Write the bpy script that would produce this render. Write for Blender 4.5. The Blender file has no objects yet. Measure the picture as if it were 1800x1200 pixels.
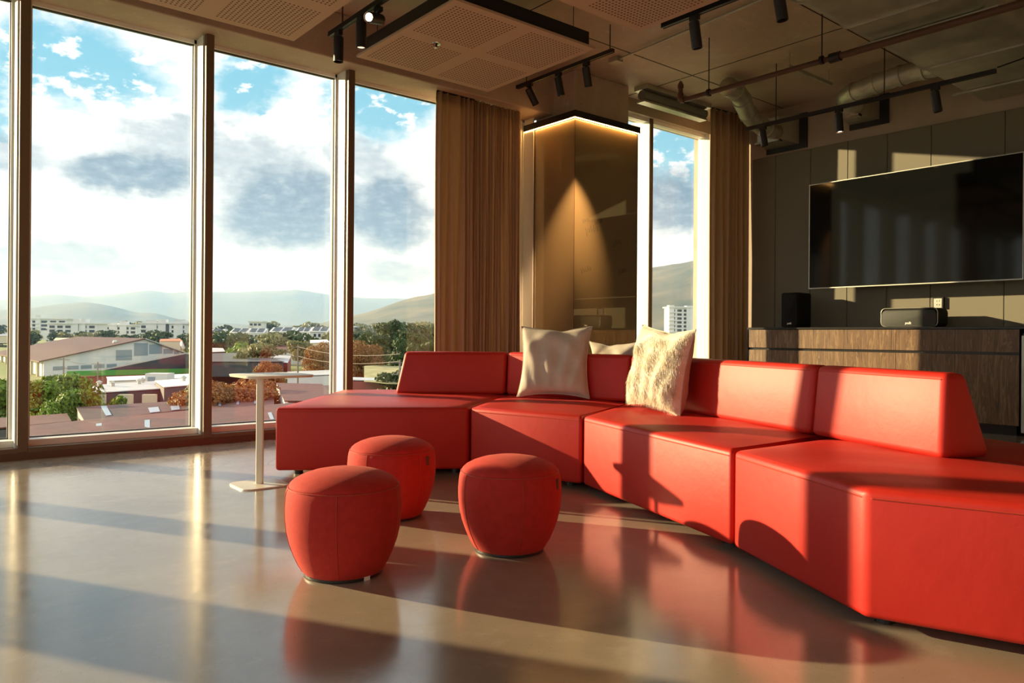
import bpy, bmesh, math, random
from mathutils import Vector, Matrix
random.seed(7)
S = bpy.context.scene
COL = S.collection
R = math.radians

# ---------------------------------------------------------------- camera, sky, sun, exposure
CAM_H, FPX, HOR = 0.90, 1332.764, 588.883
TH, ROLL = R(50.397), R(0.418)
FW = Vector((math.cos(TH), math.sin(TH), 0)); RT = Vector((math.sin(TH), -math.cos(TH), 0)); UP = Vector((0, 0, 1))
cd = bpy.data.cameras.new('camera'); cam = bpy.data.objects.new('camera', cd); COL.objects.link(cam)
cd.sensor_width = 36; cd.lens = FPX * 36 / 1800; cd.shift_y = -(600 - HOR) / 1800; cd.clip_end = 30000; cd.clip_start = .05
m3 = Matrix((RT, UP, -FW)).transposed()
cam.matrix_world = Matrix.Translation((0, 0, CAM_H)) @ (m3 @ Matrix.Rotation(ROLL, 3, 'Z')).to_4x4()
S.camera = cam
S.view_settings.view_transform = 'Standard'; S.view_settings.look = 'None'
S.view_settings.gamma = 1; S.view_settings.use_curve_mapping = False
S.view_settings.exposure = 0.42
S.cycles.max_bounces = 10; S.cycles.transparent_max_bounces = 24; S.cycles.volume_bounces = 0
S.cycles.caustics_reflective = True; S.cycles.blur_glossy = 1.0; S.cycles.caustics_refractive = False
S.cycles.sample_clamp_indirect = 6

SUN_AZ, SUN_EL = R(119.5), R(11.9)          # where the sun stands
sd = bpy.data.lights.new('sun', 'SUN'); sun = bpy.data.objects.new('sun', sd); COL.objects.link(sun)
sd.energy = 10.0; sd.color = (1, .80, .50); sd.angle = R(.6)
tosun = Vector((math.cos(SUN_AZ) * math.cos(SUN_EL), math.sin(SUN_AZ) * math.cos(SUN_EL), math.sin(SUN_EL)))
sun.rotation_euler = (-tosun).to_track_quat('-Z', 'Y').to_euler(); sun.location = tosun * 50


class NT:
    """small helper to write node graphs"""
    def __init__(s, tree): s.t = tree; s.n = tree.nodes; s.l = tree.links
    def new(s, kind, **kw):
        n = s.n.new(kind)
        for k, v in kw.items(): setattr(n, k, v)
        return n
    def put(s, sock, v):
        if hasattr(v, 'node'): s.l.new(v, sock)
        elif v is not None: sock.default_value = v
    def math(s, op, a, b=0.0, c=None):
        n = s.new('ShaderNodeMath', operation=op)
        s.put(n.inputs[0], a); s.put(n.inputs[1], b)
        if c is not None: s.put(n.inputs[2], c)
        return n.outputs[0]
    def vmath(s, op, a, b):
        n = s.new('ShaderNodeVectorMath', operation=op); s.put(n.inputs[0], a); s.put(n.inputs[1], b); return n.outputs[0]
    def noise(s, vec, scale, detail=3, rough=.5, dist=0):
        n = s.new('ShaderNodeTexNoise'); s.put(n.inputs['Vector'], vec)
        n.inputs['Scale'].default_value = scale; n.inputs['Detail'].default_value = detail
        n.inputs['Roughness'].default_value = rough; n.inputs['Distortion'].default_value = dist
        return n.outputs[0]
    def ramp(s, fac, stops):
        n = s.new('ShaderNodeValToRGB'); e = n.color_ramp.elements
        while len(e) < len(stops): e.new(.5)
        for i, (p, c) in enumerate(stops):
            e[i].position = p; e[i].color = (*c, 1) if len(c) == 3 else c
        s.put(n.inputs[0], fac); return n.outputs[0]
    def mix(s, fac, a, b, blend='MIX'):
        n = s.new('ShaderNodeMix', data_type='RGBA', blend_type=blend)
        s.put(n.inputs[0], fac)
        for i, v in ((6, a), (7, b)): s.put(n.inputs[i], (*v, 1) if isinstance(v, tuple) and len(v) == 3 else v)
        return n.outputs[2]
    def smooth(s, v, a, b):
        n = s.new('ShaderNodeMapRange', interpolation_type='SMOOTHSTEP'); s.put(n.inputs[0], v)
        n.inputs[1].default_value = a; n.inputs[2].default_value = b; return n.outputs[0]


# sky: blue with bright cloud and slate-grey cloud banks
W = bpy.data.worlds.new('sky'); S.world = W; W.use_nodes = True; w = NT(W.node_tree); w.n.clear()
tc = w.new('ShaderNodeTexCoord').outputs['Generated']
sep = w.new('ShaderNodeSeparateXYZ'); w.l.new(tc, sep.inputs[0])
az = w.math('MULTIPLY', w.math('ARCTAN2', sep.outputs[1], sep.outputs[0]), 180 / math.pi)
el = w.math('MULTIPLY', w.math('ARCSINE', sep.outputs[2]), 180 / math.pi)
cmb = w.new('ShaderNodeCombineXYZ'); w.put(cmb.inputs[0], az); w.put(cmb.inputs[1], w.math('MULTIPLY', el, 1.8)); P2 = cmb.outputs[0]
wa = w.math('MULTIPLY', w.math('SUBTRACT', w.noise(P2, .22, 6, .62), .5), 7.0)
wb = w.math('MULTIPLY', w.math('SUBTRACT', w.noise(w.vmath('ADD', P2, (40, 7, 3)), .32, 7, .66), .5), 4.2)
def blob(a0, e0, sa, se, warp=1.0, lo=.55, hi=1.25):
    dx = w.math('DIVIDE', w.math('SUBTRACT', w.math('ADD', az, w.math('MULTIPLY', wa, warp)), a0), sa)
    dy = w.math('DIVIDE', w.math('SUBTRACT', w.math('ADD', el, w.math('MULTIPLY', wb, warp)), e0), se)
    d = w.math('SQRT', w.math('ADD', w.math('MULTIPLY', dx, dx), w.math('MULTIPLY', dy, dy)))
    return w.math('SUBTRACT', 1.0, w.smooth(d, lo, hi))
def union(bs):
    o = bs[0]
    for b in bs[1:]: o = w.math('MAXIMUM', o, b)
    return o
blue = union([blob(80.5, 17, 5.6, 3.0), blob(69.5, 17.2, 2.8, 2.4), blob(60, 16.8, 4.6, 2.9), blob(38, 13.5, 5, 3.5), blob(85.5, 14, 2, 5), blob(100, 30, 40, 12), blob(20, 30, 40, 12)])
dark = union([blob(77.0, 10.6, 4.6, 1.6, .7), blob(67.2, 8.9, 5.2, 3.3, .8), blob(59.5, 9.0, 3.6, 3.2, .8), blob(40, 9.8, 6, 2.6, .8)])
soft = union([blob(81, 4.9, 5.2, 1.3, .8), blob(84, 11, 2.5, 1.2, .6), blob(59, 4.6, 3.0, .8, .6), blob(72, 12.5, 7, 2.0, 1.3), blob(62, 13.0, 3, 1.5), blob(66, 2.5, 3.5, .8, .7)])
fine = w.noise(P2, .9, 8, .62)
white = w.ramp(fine, [(.25, (.90, .94, .98)), (.5, (1.08, 1.08, 1.08)), (1, (1.2, 1.18, 1.15))])
grey = w.ramp(fine, [(.2, (.12, .19, .26)), (.5, (.20, .29, .38)), (.8, (.46, .55, .62))])
bl = w.ramp(w.math('DIVIDE', el, 30), [(0, (.42, .66, .76)), (.6, (.22, .56, .74)), (1, (.14, .42, .68))])
c = w.mix(w.math('MULTIPLY', blue, w.smooth(w.noise(w.vmath('ADD', P2, (9, 3, 1)), .42, 9, .6), .60, .50)), white, bl)
c = w.mix(w.math('MULTIPLY', soft, .55), c, grey)
c = w.mix(w.math('MULTIPLY', dark, .93), c, grey)
c = w.mix(w.smooth(el, 3.2, -.5), c, (.82, .86, .88))
c = w.mix(w.smooth(el, 0, -6), c, (.16, .17, .13))
bg = w.new('ShaderNodeBackground'); w.put(bg.inputs[0], c); bg.inputs[1].default_value = .90
wo = w.new('ShaderNodeOutputWorld'); w.l.new(bg.outputs[0], wo.inputs[0])


# ---------------------------------------------------------------- helpers
def ray(px, py):
    U, V = px - 900, py - 600; c, s = math.cos(ROLL), math.sin(ROLL)
    u, v = c * U + s * V, -s * U + c * V - (HOR - 600)
    return FW + RT * (u / FPX) - UP * (v / FPX)
def far(px, py, D): return Vector((0, 0, CAM_H)) + ray(px, py) * D     # a point D metres down the view
def onfloor(px, py, z=0):
    d = ray(px, py); return Vector((0, 0, CAM_H)) + d * ((z - CAM_H) / d.z)

def tag(o, label=None, cat=None, group=None, kind=None):
    if label: o['label'] = label
    if cat: o['category'] = cat
    if group: o['group'] = group
    if kind: o['kind'] = kind
    return o
def empty(name, loc=(0, 0, 0), rz=0):
    o = bpy.data.objects.new(name, None); COL.objects.link(o); o.location = loc; o.rotation_euler = (0, 0, rz); o.empty_display_size = .1; return o
def copy_tree(o, parent=None):
    c = o.copy(); COL.objects.link(c)
    if parent is not None: c.parent = parent
    for ch in list(o.children): copy_tree(ch, c)
    return c

class MB:
    def __init__(s): s.b = bmesh.new()
    def verts(s, pts): return [s.b.verts.new(p) for p in pts]
    def face(s, vs):
        try: return s.b.faces.new(vs)
        except ValueError: return None
    def box(s, x0, x1, y0, y1, z0, z1, M=None):
        p = [Vector(q) for q in ((x0, y0, z0), (x1, y0, z0), (x1, y1, z0), (x0, y1, z0), (x0, y0, z1), (x1, y0, z1), (x1, y1, z1), (x0, y1, z1))]
        if M: p = [M @ q for q in p]
        v = s.verts(p)
        for f in ((3, 2, 1, 0), (4, 5, 6, 7), (0, 1, 5, 4), (1, 2, 6, 5), (2, 3, 7, 6), (3, 0, 4, 7)): s.face([v[i] for i in f])
        return s
    def prism(s, poly, z0, z1, top=None):
        top = top or poly
        a = s.verts([(p[0], p[1], z0) for p in poly]); b = s.verts([(p[0], p[1], z1) for p in top]); n = len(poly)
        s.face(a[::-1]); s.face(b)
        for i in range(n): s.face([a[i], a[(i + 1) % n], b[(i + 1) % n], b[i]])
        return s
    def lathe(s, prof, seg=48, M=None):
        rings = []
        for r, z in prof:
            if r < 1e-5: rings.append([s.b.verts.new(M @ Vector((0, 0, z)) if M else (0, 0, z))])
            else:
                q = [Vector((r * math.cos(2 * math.pi * k / seg), r * math.sin(2 * math.pi * k / seg), z)) for k in range(seg)]
                rings.append(s.verts([M @ p for p in q] if M else q))
        for A, B in zip(rings, rings[1:]):
            if len(A) == 1 and len(B) == 1: continue
            for k in range(seg):
                k2 = (k + 1) % seg
                if len(A) == 1: s.face([A[0], B[k2], B[k]])
                elif len(B) == 1: s.face([A[k], A[k2], B[0]])
                else: s.face([A[k], A[k2], B[k2], B[k]])
        return s
    def tube(s, pts, r, seg=8, cap=True):
        pts = [Vector(p) for p in pts]; rr = r if isinstance(r, (list, tuple)) else [r] * len(pts)
        rings = []; ref = None
        for i, p in enumerate(pts):
            t = (pts[min(i + 1, len(pts) - 1)] - pts[max(i - 1, 0)]).normalized()
            if ref is None: ref = Vector((0, 0, 1)) if abs(t.z) < .9 else Vector((1, 0, 0))
            a = (ref - t * ref.dot(t)).normalized(); bb = t.cross(a); ref = a
            rings.append(s.verts([p + (a * math.cos(2 * math.pi * k / seg) + bb * math.sin(2 * math.pi * k / seg)) * rr[i] for k in range(seg)]))
        for A, B in zip(rings, rings[1:]):
            for k in range(seg): s.face([A[k], A[(k + 1) % seg], B[(k + 1) % seg], B[k]])
        if cap: s.face(rings[0][::-1]); s.face(rings[-1])
        return s
    def bevel(s, w, seg=3, sel=None):
        es = [e for e in s.b.edges if (sel is None or sel(e))]
        bmesh.ops.bevel(s.b, geom=es, offset=w, segments=seg, profile=.5, affect='EDGES', clamp_overlap=True); return s
    def build(s, name, mat, parent=None, smooth=False, angle=40, loc=None):
        bmesh.ops.recalc_face_normals(s.b, faces=s.b.faces)
        me = bpy.data.meshes.new(name); s.b.to_mesh(me); s.b.free()
        if smooth:
            me.polygons.foreach_set('use_smooth', [True] * len(me.polygons))
            if angle < 180: me.set_sharp_from_angle(angle=R(angle))
        for m_ in (mat if isinstance(mat, list) else [mat]): me.materials.append(m_)
        o = bpy.data.objects.new(name, me); COL.objects.link(o)
        if parent is not None: o.parent = parent
        if loc is not None: o.location = loc
        return o
def struct(o): o['kind'] = 'structure'; return o
def rrect(w, d, r, seg=6, cx=0, cy=0):
    out = []
    for sx, sy, a0 in ((1, 1, 0), (-1, 1, 90), (-1, -1, 180), (1, -1, 270)):
        for k in range(seg + 1):
            a = R(a0 + 90 * k / seg); out.append((cx + sx * (w / 2 - r) + r * math.cos(a), cy + sy * (d / 2 - r) + r * math.sin(a)))
    return out

# ---------------------------------------------------------------- materials
def material(name, base, rough=.5, metal=0, var=None, vscale=4, bump=0, bscale=60, stretch=(1, 1, 1), bdetail=4, dist=.01, **kw):
    m = bpy.data.materials.new(name); m.use_nodes = True; g = NT(m.node_tree)
    p = g.n['Principled BSDF']; p.inputs['Base Color'].default_value = (*base, 1)
    p.inputs['Roughness'].default_value = rough; p.inputs['Metallic'].default_value = metal
    tc = g.new('ShaderNodeTexCoord').outputs['Object']
    vec = g.vmath('MULTIPLY', tc, stretch) if stretch != (1, 1, 1) else tc
    if var:
        n = g.noise(vec, vscale, 5, .6)
        g.l.new(g.mix(g.smooth(n, .3, .7), base, var), p.inputs['Base Color'])
    if bump:
        n = g.noise(vec, bscale, bdetail, .6)
        b = g.new('ShaderNodeBump'); b.inputs['Strength'].default_value = bump; b.inputs['Distance'].default_value = dist
        g.l.new(n, b.inputs['Height']); g.l.new(b.outputs[0], p.inputs['Normal'])
    for k, v in kw.items():
        s_ = p.inputs[k.replace('_', ' ')]
        s_.default_value = (*v, 1) if isinstance(v, tuple) else v
    m['g'] = 0
    return m
def emit(name, col, st):
    m = bpy.data.materials.new(name); m.use_nodes = True; g = NT(m.node_tree); g.n.clear()
    e = g.new('ShaderNodeEmission'); e.inputs[0].default_value = (*col, 1); e.inputs[1].default_value = st
    o = g.new('ShaderNodeOutputMaterial'); g.l.new(e.outputs[0], o.inputs[0]); return m

M = {}
# polished concrete floor
def floor_mat():
    m = bpy.data.materials.new('polished concrete'); m.use_nodes = True; g = NT(m.node_tree); p = g.n['Principled BSDF']
    tc = g.new('ShaderNodeTexCoord').outputs['Object']
    n1 = g.noise(tc, .9, 6, .62, .4); n2 = g.noise(tc, 7, 6, .7); n3 = g.noise(tc, 160, 2, .5)
    c = g.mix(g.smooth(n1, .3, .7), (.27, .225, .17), (.37, .325, .26))
    c = g.mix(g.math('MULTIPLY', g.smooth(n2, .52, .75), .35), c, (.44, .40, .33))
    c = g.mix(g.smooth(n3, .68, .76), c, (.07, .055, .04))
    # hairline cracks
    v = g.new('ShaderNodeTexVoronoi', feature='DISTANCE_TO_EDGE'); v.inputs['Scale'].default_value = .33
    wv = g.vmath('ADD', tc, g.vmath('MULTIPLY', g.new('ShaderNodeTexNoise').outputs['Color'], (.0, .0, .0)))
    nn = g.new('ShaderNodeTexNoise'); nn.inputs['Scale'].default_value = 2.5; nn.inputs['Detail'].default_value = 5; g.l.new(tc, nn.inputs['Vector'])
    g.l.new(g.vmath('ADD', wv, g.vmath('MULTIPLY', nn.outputs['Color'], (.35, .35, 0))), v.inputs['Vector'])
    crack = g.math('MULTIPLY', g.math('LESS_THAN', v.outputs['Distance'], .0007), g.smooth(g.noise(g.vmath('ADD', tc, (3, 1, 0)), .7, 2), .58, .64))
    c = g.mix(crack, c, (.12, .10, .08))
    g.l.new(c, p.inputs['Base Color'])
    g.l.new(g.ramp(n2, [(.3, (.13,) * 3), (.75, (.22,) * 3)]), p.inputs['Roughness'])
    p.inputs['IOR'].default_value = 1.8
    b = g.new('ShaderNodeBump'); b.inputs['Strength'].default_value = .05; b.inputs['Distance'].default_value = .004
    g.l.new(g.noise(tc, 5, 3), b.inputs['Height']); g.l.new(b.outputs[0], p.inputs['Normal'])
    return m
M['floor'] = floor_mat()
def concrete_mat(name, a, b_, c_):
    m = bpy.data.materials.new(name); m.use_nodes = True; g = NT(m.node_tree); p = g.n['Principled BSDF']
    tc = g.new('ShaderNodeTexCoord').outputs['Object']
    n1 = g.noise(tc, .8, 6, .65, .6); n2 = g.noise(tc, 9, 6, .7); n3 = g.noise(tc, 45, 2, .5)
    c = g.mix(g.smooth(n1, .3, .72), a, b_); c = g.mix(g.math('MULTIPLY', g.smooth(n2, .55, .75), .6), c, c_)
    c = g.mix(g.smooth(n3, .72, .78), c, (.06, .045, .03)); g.l.new(c, p.inputs['Base Color'])
    p.inputs['Roughness'].default_value = .62
    b = g.new('ShaderNodeBump'); b.inputs['Strength'].default_value = .35; b.inputs['Distance'].default_value = .01
    g.l.new(n2, b.inputs['Height']); g.l.new(b.outputs[0], p.inputs['Normal'])
    return m
M['concrete'] = concrete_mat('cast concrete', (.44, .345, .265), (.58, .475, .375), (.70, .61, .50))
M['plaster'] = material('plaster', (.42, .35, .28), .8, var=(.38, .31, .245), bump=.1, bscale=80)
M['leather'] = material('red leather', (.52, .022, .012), .50, var=(.45, .017, .010), vscale=1.5, bump=.13, bscale=11, bdetail=8, dist=.012, IOR=1.5, Specular_IOR_Level=.40)
M['leather_back'] = M['leather']
M['stitch'] = material('red stitching', (.45, .04, .02), .6)
M['wool'] = material('red wool felt', (.52, .022, .014), .85, var=(.45, .017, .010), vscale=30, bump=.5, bscale=420, dist=.002, Sheen_Weight=.16, Sheen_Roughness=.4, Sheen_Tint=(1, .35, .25))
M['black'] = material('black metal', (.012, .012, .013), .42)
M['blackgloss'] = material('black gloss', (.006, .007, .007), .07, Specular_IOR_Level=.28)
M['speaker'] = material('speaker body', (.010, .010, .010), .8, Specular_IOR_Level=.2)
M['grille'] = material('speaker grille cloth', (.035, .038, .035), .75, var=(.07, .075, .068), vscale=260, bump=.5, bscale=500, dist=.002)
M['mullion'] = material('bronze brown mullion', (.155, .105, .060), .5, bump=.04, bscale=200)
M['white'] = material('white painted aluminium', (.84, .84, .80), .4)
M['gasket'] = material('black rubber gasket', (.02, .02, .02), .6)
M['tablewhite'] = material('off-white powder coat', (.74, .71, .60), .38)
M['base_red'] = material('dark skirting', (.10, .055, .035), .35)
M['duct'] = material('galvanised steel', (.60, .60, .52), .46, .85, var=(.48, .48, .42), vscale=5, bump=.08, bscale=12)
M['pipe'] = material('brown painted pipe', (.11, .055, .035), .45)
M['chrome'] = material('chrome', (.8, .8, .8), .12, 1.0)
M['curtain'] = None
M['pillow'] = material('beige cotton cover', (.56, .50, .42), .9, var=(.50, .45, .37), vscale=20, bump=.4, bscale=350, dist=.001)
M['hide'] = material('cream cowhide', (.86, .82, .72), .7, var=(.74, .64, .46), vscale=5, bump=.8, bscale=90, stretch=(1, 4, .6), dist=.006, Sheen_Weight=.3)
M['panelfab'] = material('grey-beige wall fabric', (.185, .170, .125), .8, bump=.25, bscale=160, stretch=(1, 6, .3), dist=.002)
M['laminate'] = material('black laminate', (.014, .014, .013), .3)
M['brown_tag'] = material('brown leather tag', (.10, .04, .02), .5)
M['paper'] = material('white label', (.8, .8, .78), .6)
M['led'] = emit('warm led strip', (1, .48, .13), 38)
M['lens'] = emit('lit lamp lens', (1, .62, .38), 14)
M['lens_dim'] = emit('lamp lens', (1, .55, .32), 2.0)
M['ink'] = material('faded marker ink', (.03, .025, .015), .6)

def curtain_mat():
    m = bpy.data.materials.new('olive brown curtain cloth'); m.use_nodes = True; g = NT(m.node_tree); p = g.n['Principled BSDF']
    tc = g.new('ShaderNodeTexCoord').outputs['Object']; v = g.vmath('MULTIPLY', tc, (120, 120, 8))
    g.l.new(g.mix(g.noise(v, 1, 3), (.46, .30, .19), (.57, .40, .26)), p.inputs['Base Color'])
    p.inputs['Roughness'].default_value = .9
    t = g.new('ShaderNodeBsdfTranslucent'); t.inputs[0].default_value = (.50, .40, .20, 1)
    mx = g.new('ShaderNodeMixShader'); mx.inputs[0].default_value = .16
    g.l.new(p.outputs[0], mx.inputs[1]); g.l.new(t.outputs[0], mx.inputs[2]); g.l.new(mx.outputs[0], g.n['Material Output'].inputs[0]); return m
M['curtain'] = curtain_mat()
def glass_mat(name, tint=(.97, .985, .98), ior=1.45, k=1.0):
    m = bpy.data.materials.new(name); m.use_nodes = True; g = NT(m.node_tree); g.n.clear()
    t = g.new('ShaderNodeBsdfTransparent'); t.inputs[0].default_value = (*tint, 1)
    s = g.new('ShaderNodeBsdfGlossy'); s.inputs[0].default_value = (1, 1, 1, 1); s.inputs[1].default_value = 0.0
    ge = g.new('ShaderNodeNewGeometry'); dt = g.new('ShaderNodeVectorMath', operation='DOT_PRODUCT'); g.l.new(ge.outputs['Normal'], dt.inputs[0]); g.l.new(ge.outputs['Incoming'], dt.inputs[1])
    c_ = g.math('SUBTRACT', 1.0, g.math('ABSOLUTE', dt.outputs['Value'])); f0 = ((ior - 1) / (ior + 1)) ** 2
    mx = g.new('ShaderNodeMixShader'); g.put(mx.inputs[0], g.math('ADD', f0 * k, g.math('MULTIPLY', g.math('POWER', c_, 5.0), 1 - f0 * k))); g.l.new(t.outputs[0], mx.inputs[1]); g.l.new(s.outputs[0], mx.inputs[2])
    o = g.new('ShaderNodeOutputMaterial'); g.l.new(mx.outputs[0], o.inputs[0]); return m
M['glass'] = glass_mat('window glass', ior=1.5, k=.6)
def bronze_mat():
    m = bpy.data.materials.new('bronze back-painted glass'); m.use_nodes = True; g = NT(m.node_tree); p = g.n['Principled BSDF']
    p.inputs['Base Color'].default_value = (.26, .19, .095, 1); p.inputs['Roughness'].default_value = .35
    s = g.new('ShaderNodeBsdfGlossy'); s.inputs[0].default_value = (.9, .82, .66, 1); s.inputs[1].default_value = .02
    mx = g.new('ShaderNodeMixShader'); mx.inputs[0].default_value = .20
    g.l.new(p.outputs[0], mx.inputs[1]); g.l.new(s.outputs[0], mx.inputs[2]); g.l.new(mx.outputs[0], g.n['Material Output'].inputs[0]); return m
M['bronze'] = bronze_mat()
def wood_mat():
    m = bpy.data.materials.new('walnut veneer'); m.use_nodes = True; g = NT(m.node_tree); p = g.n['Principled BSDF']
    tc = g.new('ShaderNodeTexCoord').outputs['Object']
    v = g.vmath('MULTIPLY', tc, (3, 11, .8)); n = g.noise(v, 1.5, 6, .62, 2.2); n2 = g.noise(g.vmath('MULTIPLY', tc, (10, 90, 3)), 1.0, 4, .6, .6)
    c = g.ramp(n, [(.34, (.055, .028, .015)), (.44, (.20, .110, .054)), (.50, (.10, .055, .028)), (.56, (.30, .185, .095)), (.64, (.13, .072, .038)), (.72, (.24, .145, .075))])
    c = g.mix(g.math('MULTIPLY', g.smooth(n2, .42, .70), .55), c, (.12, .065, .032)); g.l.new(c, p.inputs['Base Color'])
    p.inputs['Roughness'].default_value = .45; return m
M['wood'] = wood_mat()
def perf_mat():
    """perforated board: four fields of small holes; object x,y in metres from the panel's centre"""
    m = bpy.data.materials.new('perforated board'); m.use_nodes = True; g = NT(m.node_tree); p = g.n['Principled BSDF']
    sp = g.new('ShaderNodeSeparateXYZ'); g.l.new(g.new('ShaderNodeTexCoord').outputs['Object'], sp.inputs[0])
    ax, ay = g.math('ABSOLUTE', sp.outputs[0]), g.math('ABSOLUTE', sp.outputs[1]); pitch = .0305
    def cell(a): return g.math('SUBTRACT', g.math('FRACT', g.math('DIVIDE', a, pitch)), .5)
    cx, cy = cell(ax), cell(ay); d = g.math('SQRT', g.math('ADD', g.math('MULTIPLY', cx, cx), g.math('MULTIPLY', cy, cy)))
    hole = g.math('LESS_THAN', d, .26)
    inside = None
    for a in (ax, ay):
        k = g.math('MULTIPLY', g.math('GREATER_THAN', a, pitch * 2), g.math('LESS_THAN', a, pitch * 20))
        inside = k if inside is None else g.math('MULTIPLY', inside, k)
    dn = g.math('LESS_THAN', sp.outputs[2], 0.0)
    g.l.new(g.mix(g.math('MULTIPLY', g.math('MULTIPLY', hole, inside), dn), (.56, .40, .30), (.10, .05, .03)), p.inputs['Base Color'])
    p.inputs['Roughness'].default_value = .75; return m
M['perf'] = perf_mat()
def leaf_mat(name, a, b_, tr=.3):
    m = bpy.data.materials.new(name); m.use_nodes = True; g = NT(m.node_tree); p = g.n['Principled BSDF']
    tc = g.new('ShaderNodeTexCoord').outputs['Object']
    c = g.mix(g.smooth(g.noise(tc, .9, 5, .7), .35, .65), a, b_); g.l.new(c, p.inputs['Base Color']); p.inputs['Roughness'].default_value = .6
    t = g.new('ShaderNodeBsdfTranslucent'); g.l.new(c, t.inputs[0]); mx = g.new('ShaderNodeMixShader'); mx.inputs[0].default_value = tr
    g.l.new(p.outputs[0], mx.inputs[1]); g.l.new(t.outputs[0], mx.inputs[2]); g.l.new(mx.outputs[0], g.n['Material Output'].inputs[0]); return m
M['leafg'] = leaf_mat('green leaves', (.030, .085, .010), (.19, .32, .028))
M['leafd'] = leaf_mat('dark leaves', (.018, .042, .014), (.055, .10, .026))
M['leaf_reflect'] = leaf_mat('leaves with painted reflection', (.20, .075, .022), (.30, .15, .04))  # window reflection of the red sofa painted into the leaf colour
M['leafy'] = leaf_mat('pale olive leaves', (.16, .18, .07), (.26, .25, .12))
M['bark'] = material('bark', (.09, .065, .045), .9)
def roof_mat(name, a, b_, c_=(.20, .17, .15)):
    m = bpy.data.materials.new(name); m.use_nodes = True; g = NT(m.node_tree); p = g.n['Principled BSDF']
    tc = g.new('ShaderNodeTexCoord').outputs['Object']
    n = g.noise(tc, .5, 6, .7, .5); c = g.mix(g.smooth(n, .35, .65), a, b_)
    c = g.mix(g.math('MULTIPLY', g.smooth(g.noise(g.vmath('MULTIPLY', tc, (.5, 3, 1)), 1.5, 5, .7), .58, .74), .6), c, c_)
    wv = g.new('ShaderNodeTexWave', bands_direction='X'); wv.inputs['Scale'].default_value = 1.6; g.l.new(tc, wv.inputs[0])
    c = g.mix(g.math('MULTIPLY', wv.outputs[1], .16), c, (.03, .02, .02))
    g.l.new(c, p.inputs['Base Color']); p.inputs['Roughness'].default_value = .6; return m
M['rust'] = roof_mat('rusty corrugated sheet', (.085, .024, .014), (.14, .045, .028))
M['rustdark'] = roof_mat('dark rusty sheet', (.035, .018, .014), (.085, .038, .028))
M['rustbrown'] = roof_mat('brown roof sheet', (.13, .050, .034), (.10, .040, .028), (.15, .07, .05))
M['zinc'] = roof_mat('zinc roof sheet', (.46, .49, .52), (.56, .58, .58), (.4, .42, .45))
M['skylight'] = material('milky skylight sheet', (.28, .36, .44), .3)
M['bwhite'] = material('white rendered wall', (.74, .74, .72), .8, var=(.66, .67, .66), vscale=.3)
M['bcream'] = material('cream wall', (.62, .55, .40), .8)
M['bdark'] = material('dark blue-grey wall', (.060, .075, .085), .7, var=(.04, .05, .06), vscale=.3)
M['bred'] = material('dull red wall', (.30, .09, .07), .7)
M['bgreen'] = material('green painted fascia', (.08, .30, .06), .6)
M['bwin'] = material('dark window', (.035, .045, .05), .25)
M['bshut'] = material('pale grey glazing', (.26, .33, .38), .35)
M['tile'] = material('orange roof tiles', (.50, .20, .10), .7)
M['grass'] = material('grass', (.14, .20, .05), .9, var=(.22, .24, .09), vscale=.02)
M['pole'] = material('weathered pole', (.22, .20, .17), .8)
M['wire'] = material('power wire', (.30, .27, .22), .6)

# ---------------------------------------------------------------- room shell
YB, YG, YI, ZH = 6.273, 6.512, 6.108, 3.308          # mullion face, glass, beam's inner face, window head
XT, ZC = 8.524, 3.72                                  # screen wall, ceiling
Y2 = 5.83                                             # glass of the second window
XL, YBK = -4.3, -4.5
m = MB().box(XL, XT, YBK, YG + .1, -.12, 0); struct(m.build('floor', M['floor']))
m = MB().box(XL, XT + .2, YBK - .2, YG + .1, ZC, ZC + .3)
cl = struct(m.build('ceiling', M['concrete']))
# formwork joints of the ceiling: narrow dark grooves
m = MB()
for x in (1.9, 4.3, 6.7): m.box(x, x + .008, YBK, YI, ZC - .004, ZC)
for y in (-1.0, 1.4, 3.4, 5.08): m.box(XL, XT, y, y + .008, ZC - .004, ZC)
m.build('joint', M['gasket'], cl)
m = MB().box(XL, 5.62, YI, YG + .08, ZH, ZC).bevel(.012, 2); struct(m.build('beam', M['concrete']))
m = MB(); m.box(XL - .2, XL, YBK - .2, YG + .1, -.12, .05); m.box(XL - .2, XL, YBK - .2, YG + .1, ZH, ZC); wl = struct(m.build('wall_left', M['plaster']))  # out of view; glazed from floor to head to add skylight indoors
for k in range(9): struct(MB().box(XL - .2, XL, YBK + .2 + 1.262 * k, YBK + .264 + 1.262 * k, .05, ZH).build('trim_%d' % (30 + k), M['mullion']))
MB().box(XL - .12, XL - .112, YBK, YG, .05, ZH).build('pane', M['glass'], wl)
m = MB().box(XL, XT + .2, YBK - .2, YBK, -.12, ZC); struct(m.build('wall_back', M['plaster']))
wr = struct(MB().box(XT, XT + .2, YBK, 6.42, -.12, ZC).build('wall_right', M['plaster']))
ZP = 3.151
ys = [5.50, 5.17, 4.71, 4.255, 3.81, 3.355, 2.67, 1.98, 1.29, .60, -.1]
for a, b in zip(ys, ys[1:]):
    MB().box(XT - .022, XT, b + .003, a - .003, .10, ZP).bevel(.003, 1).build('panel', M['panelfab'], wr)
# skirting and sill below the window
m = MB().box(XL, 5.52, YB, YG + .1, 0, .052); struct(m.build('baseboard_window', M['base_red']))
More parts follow.
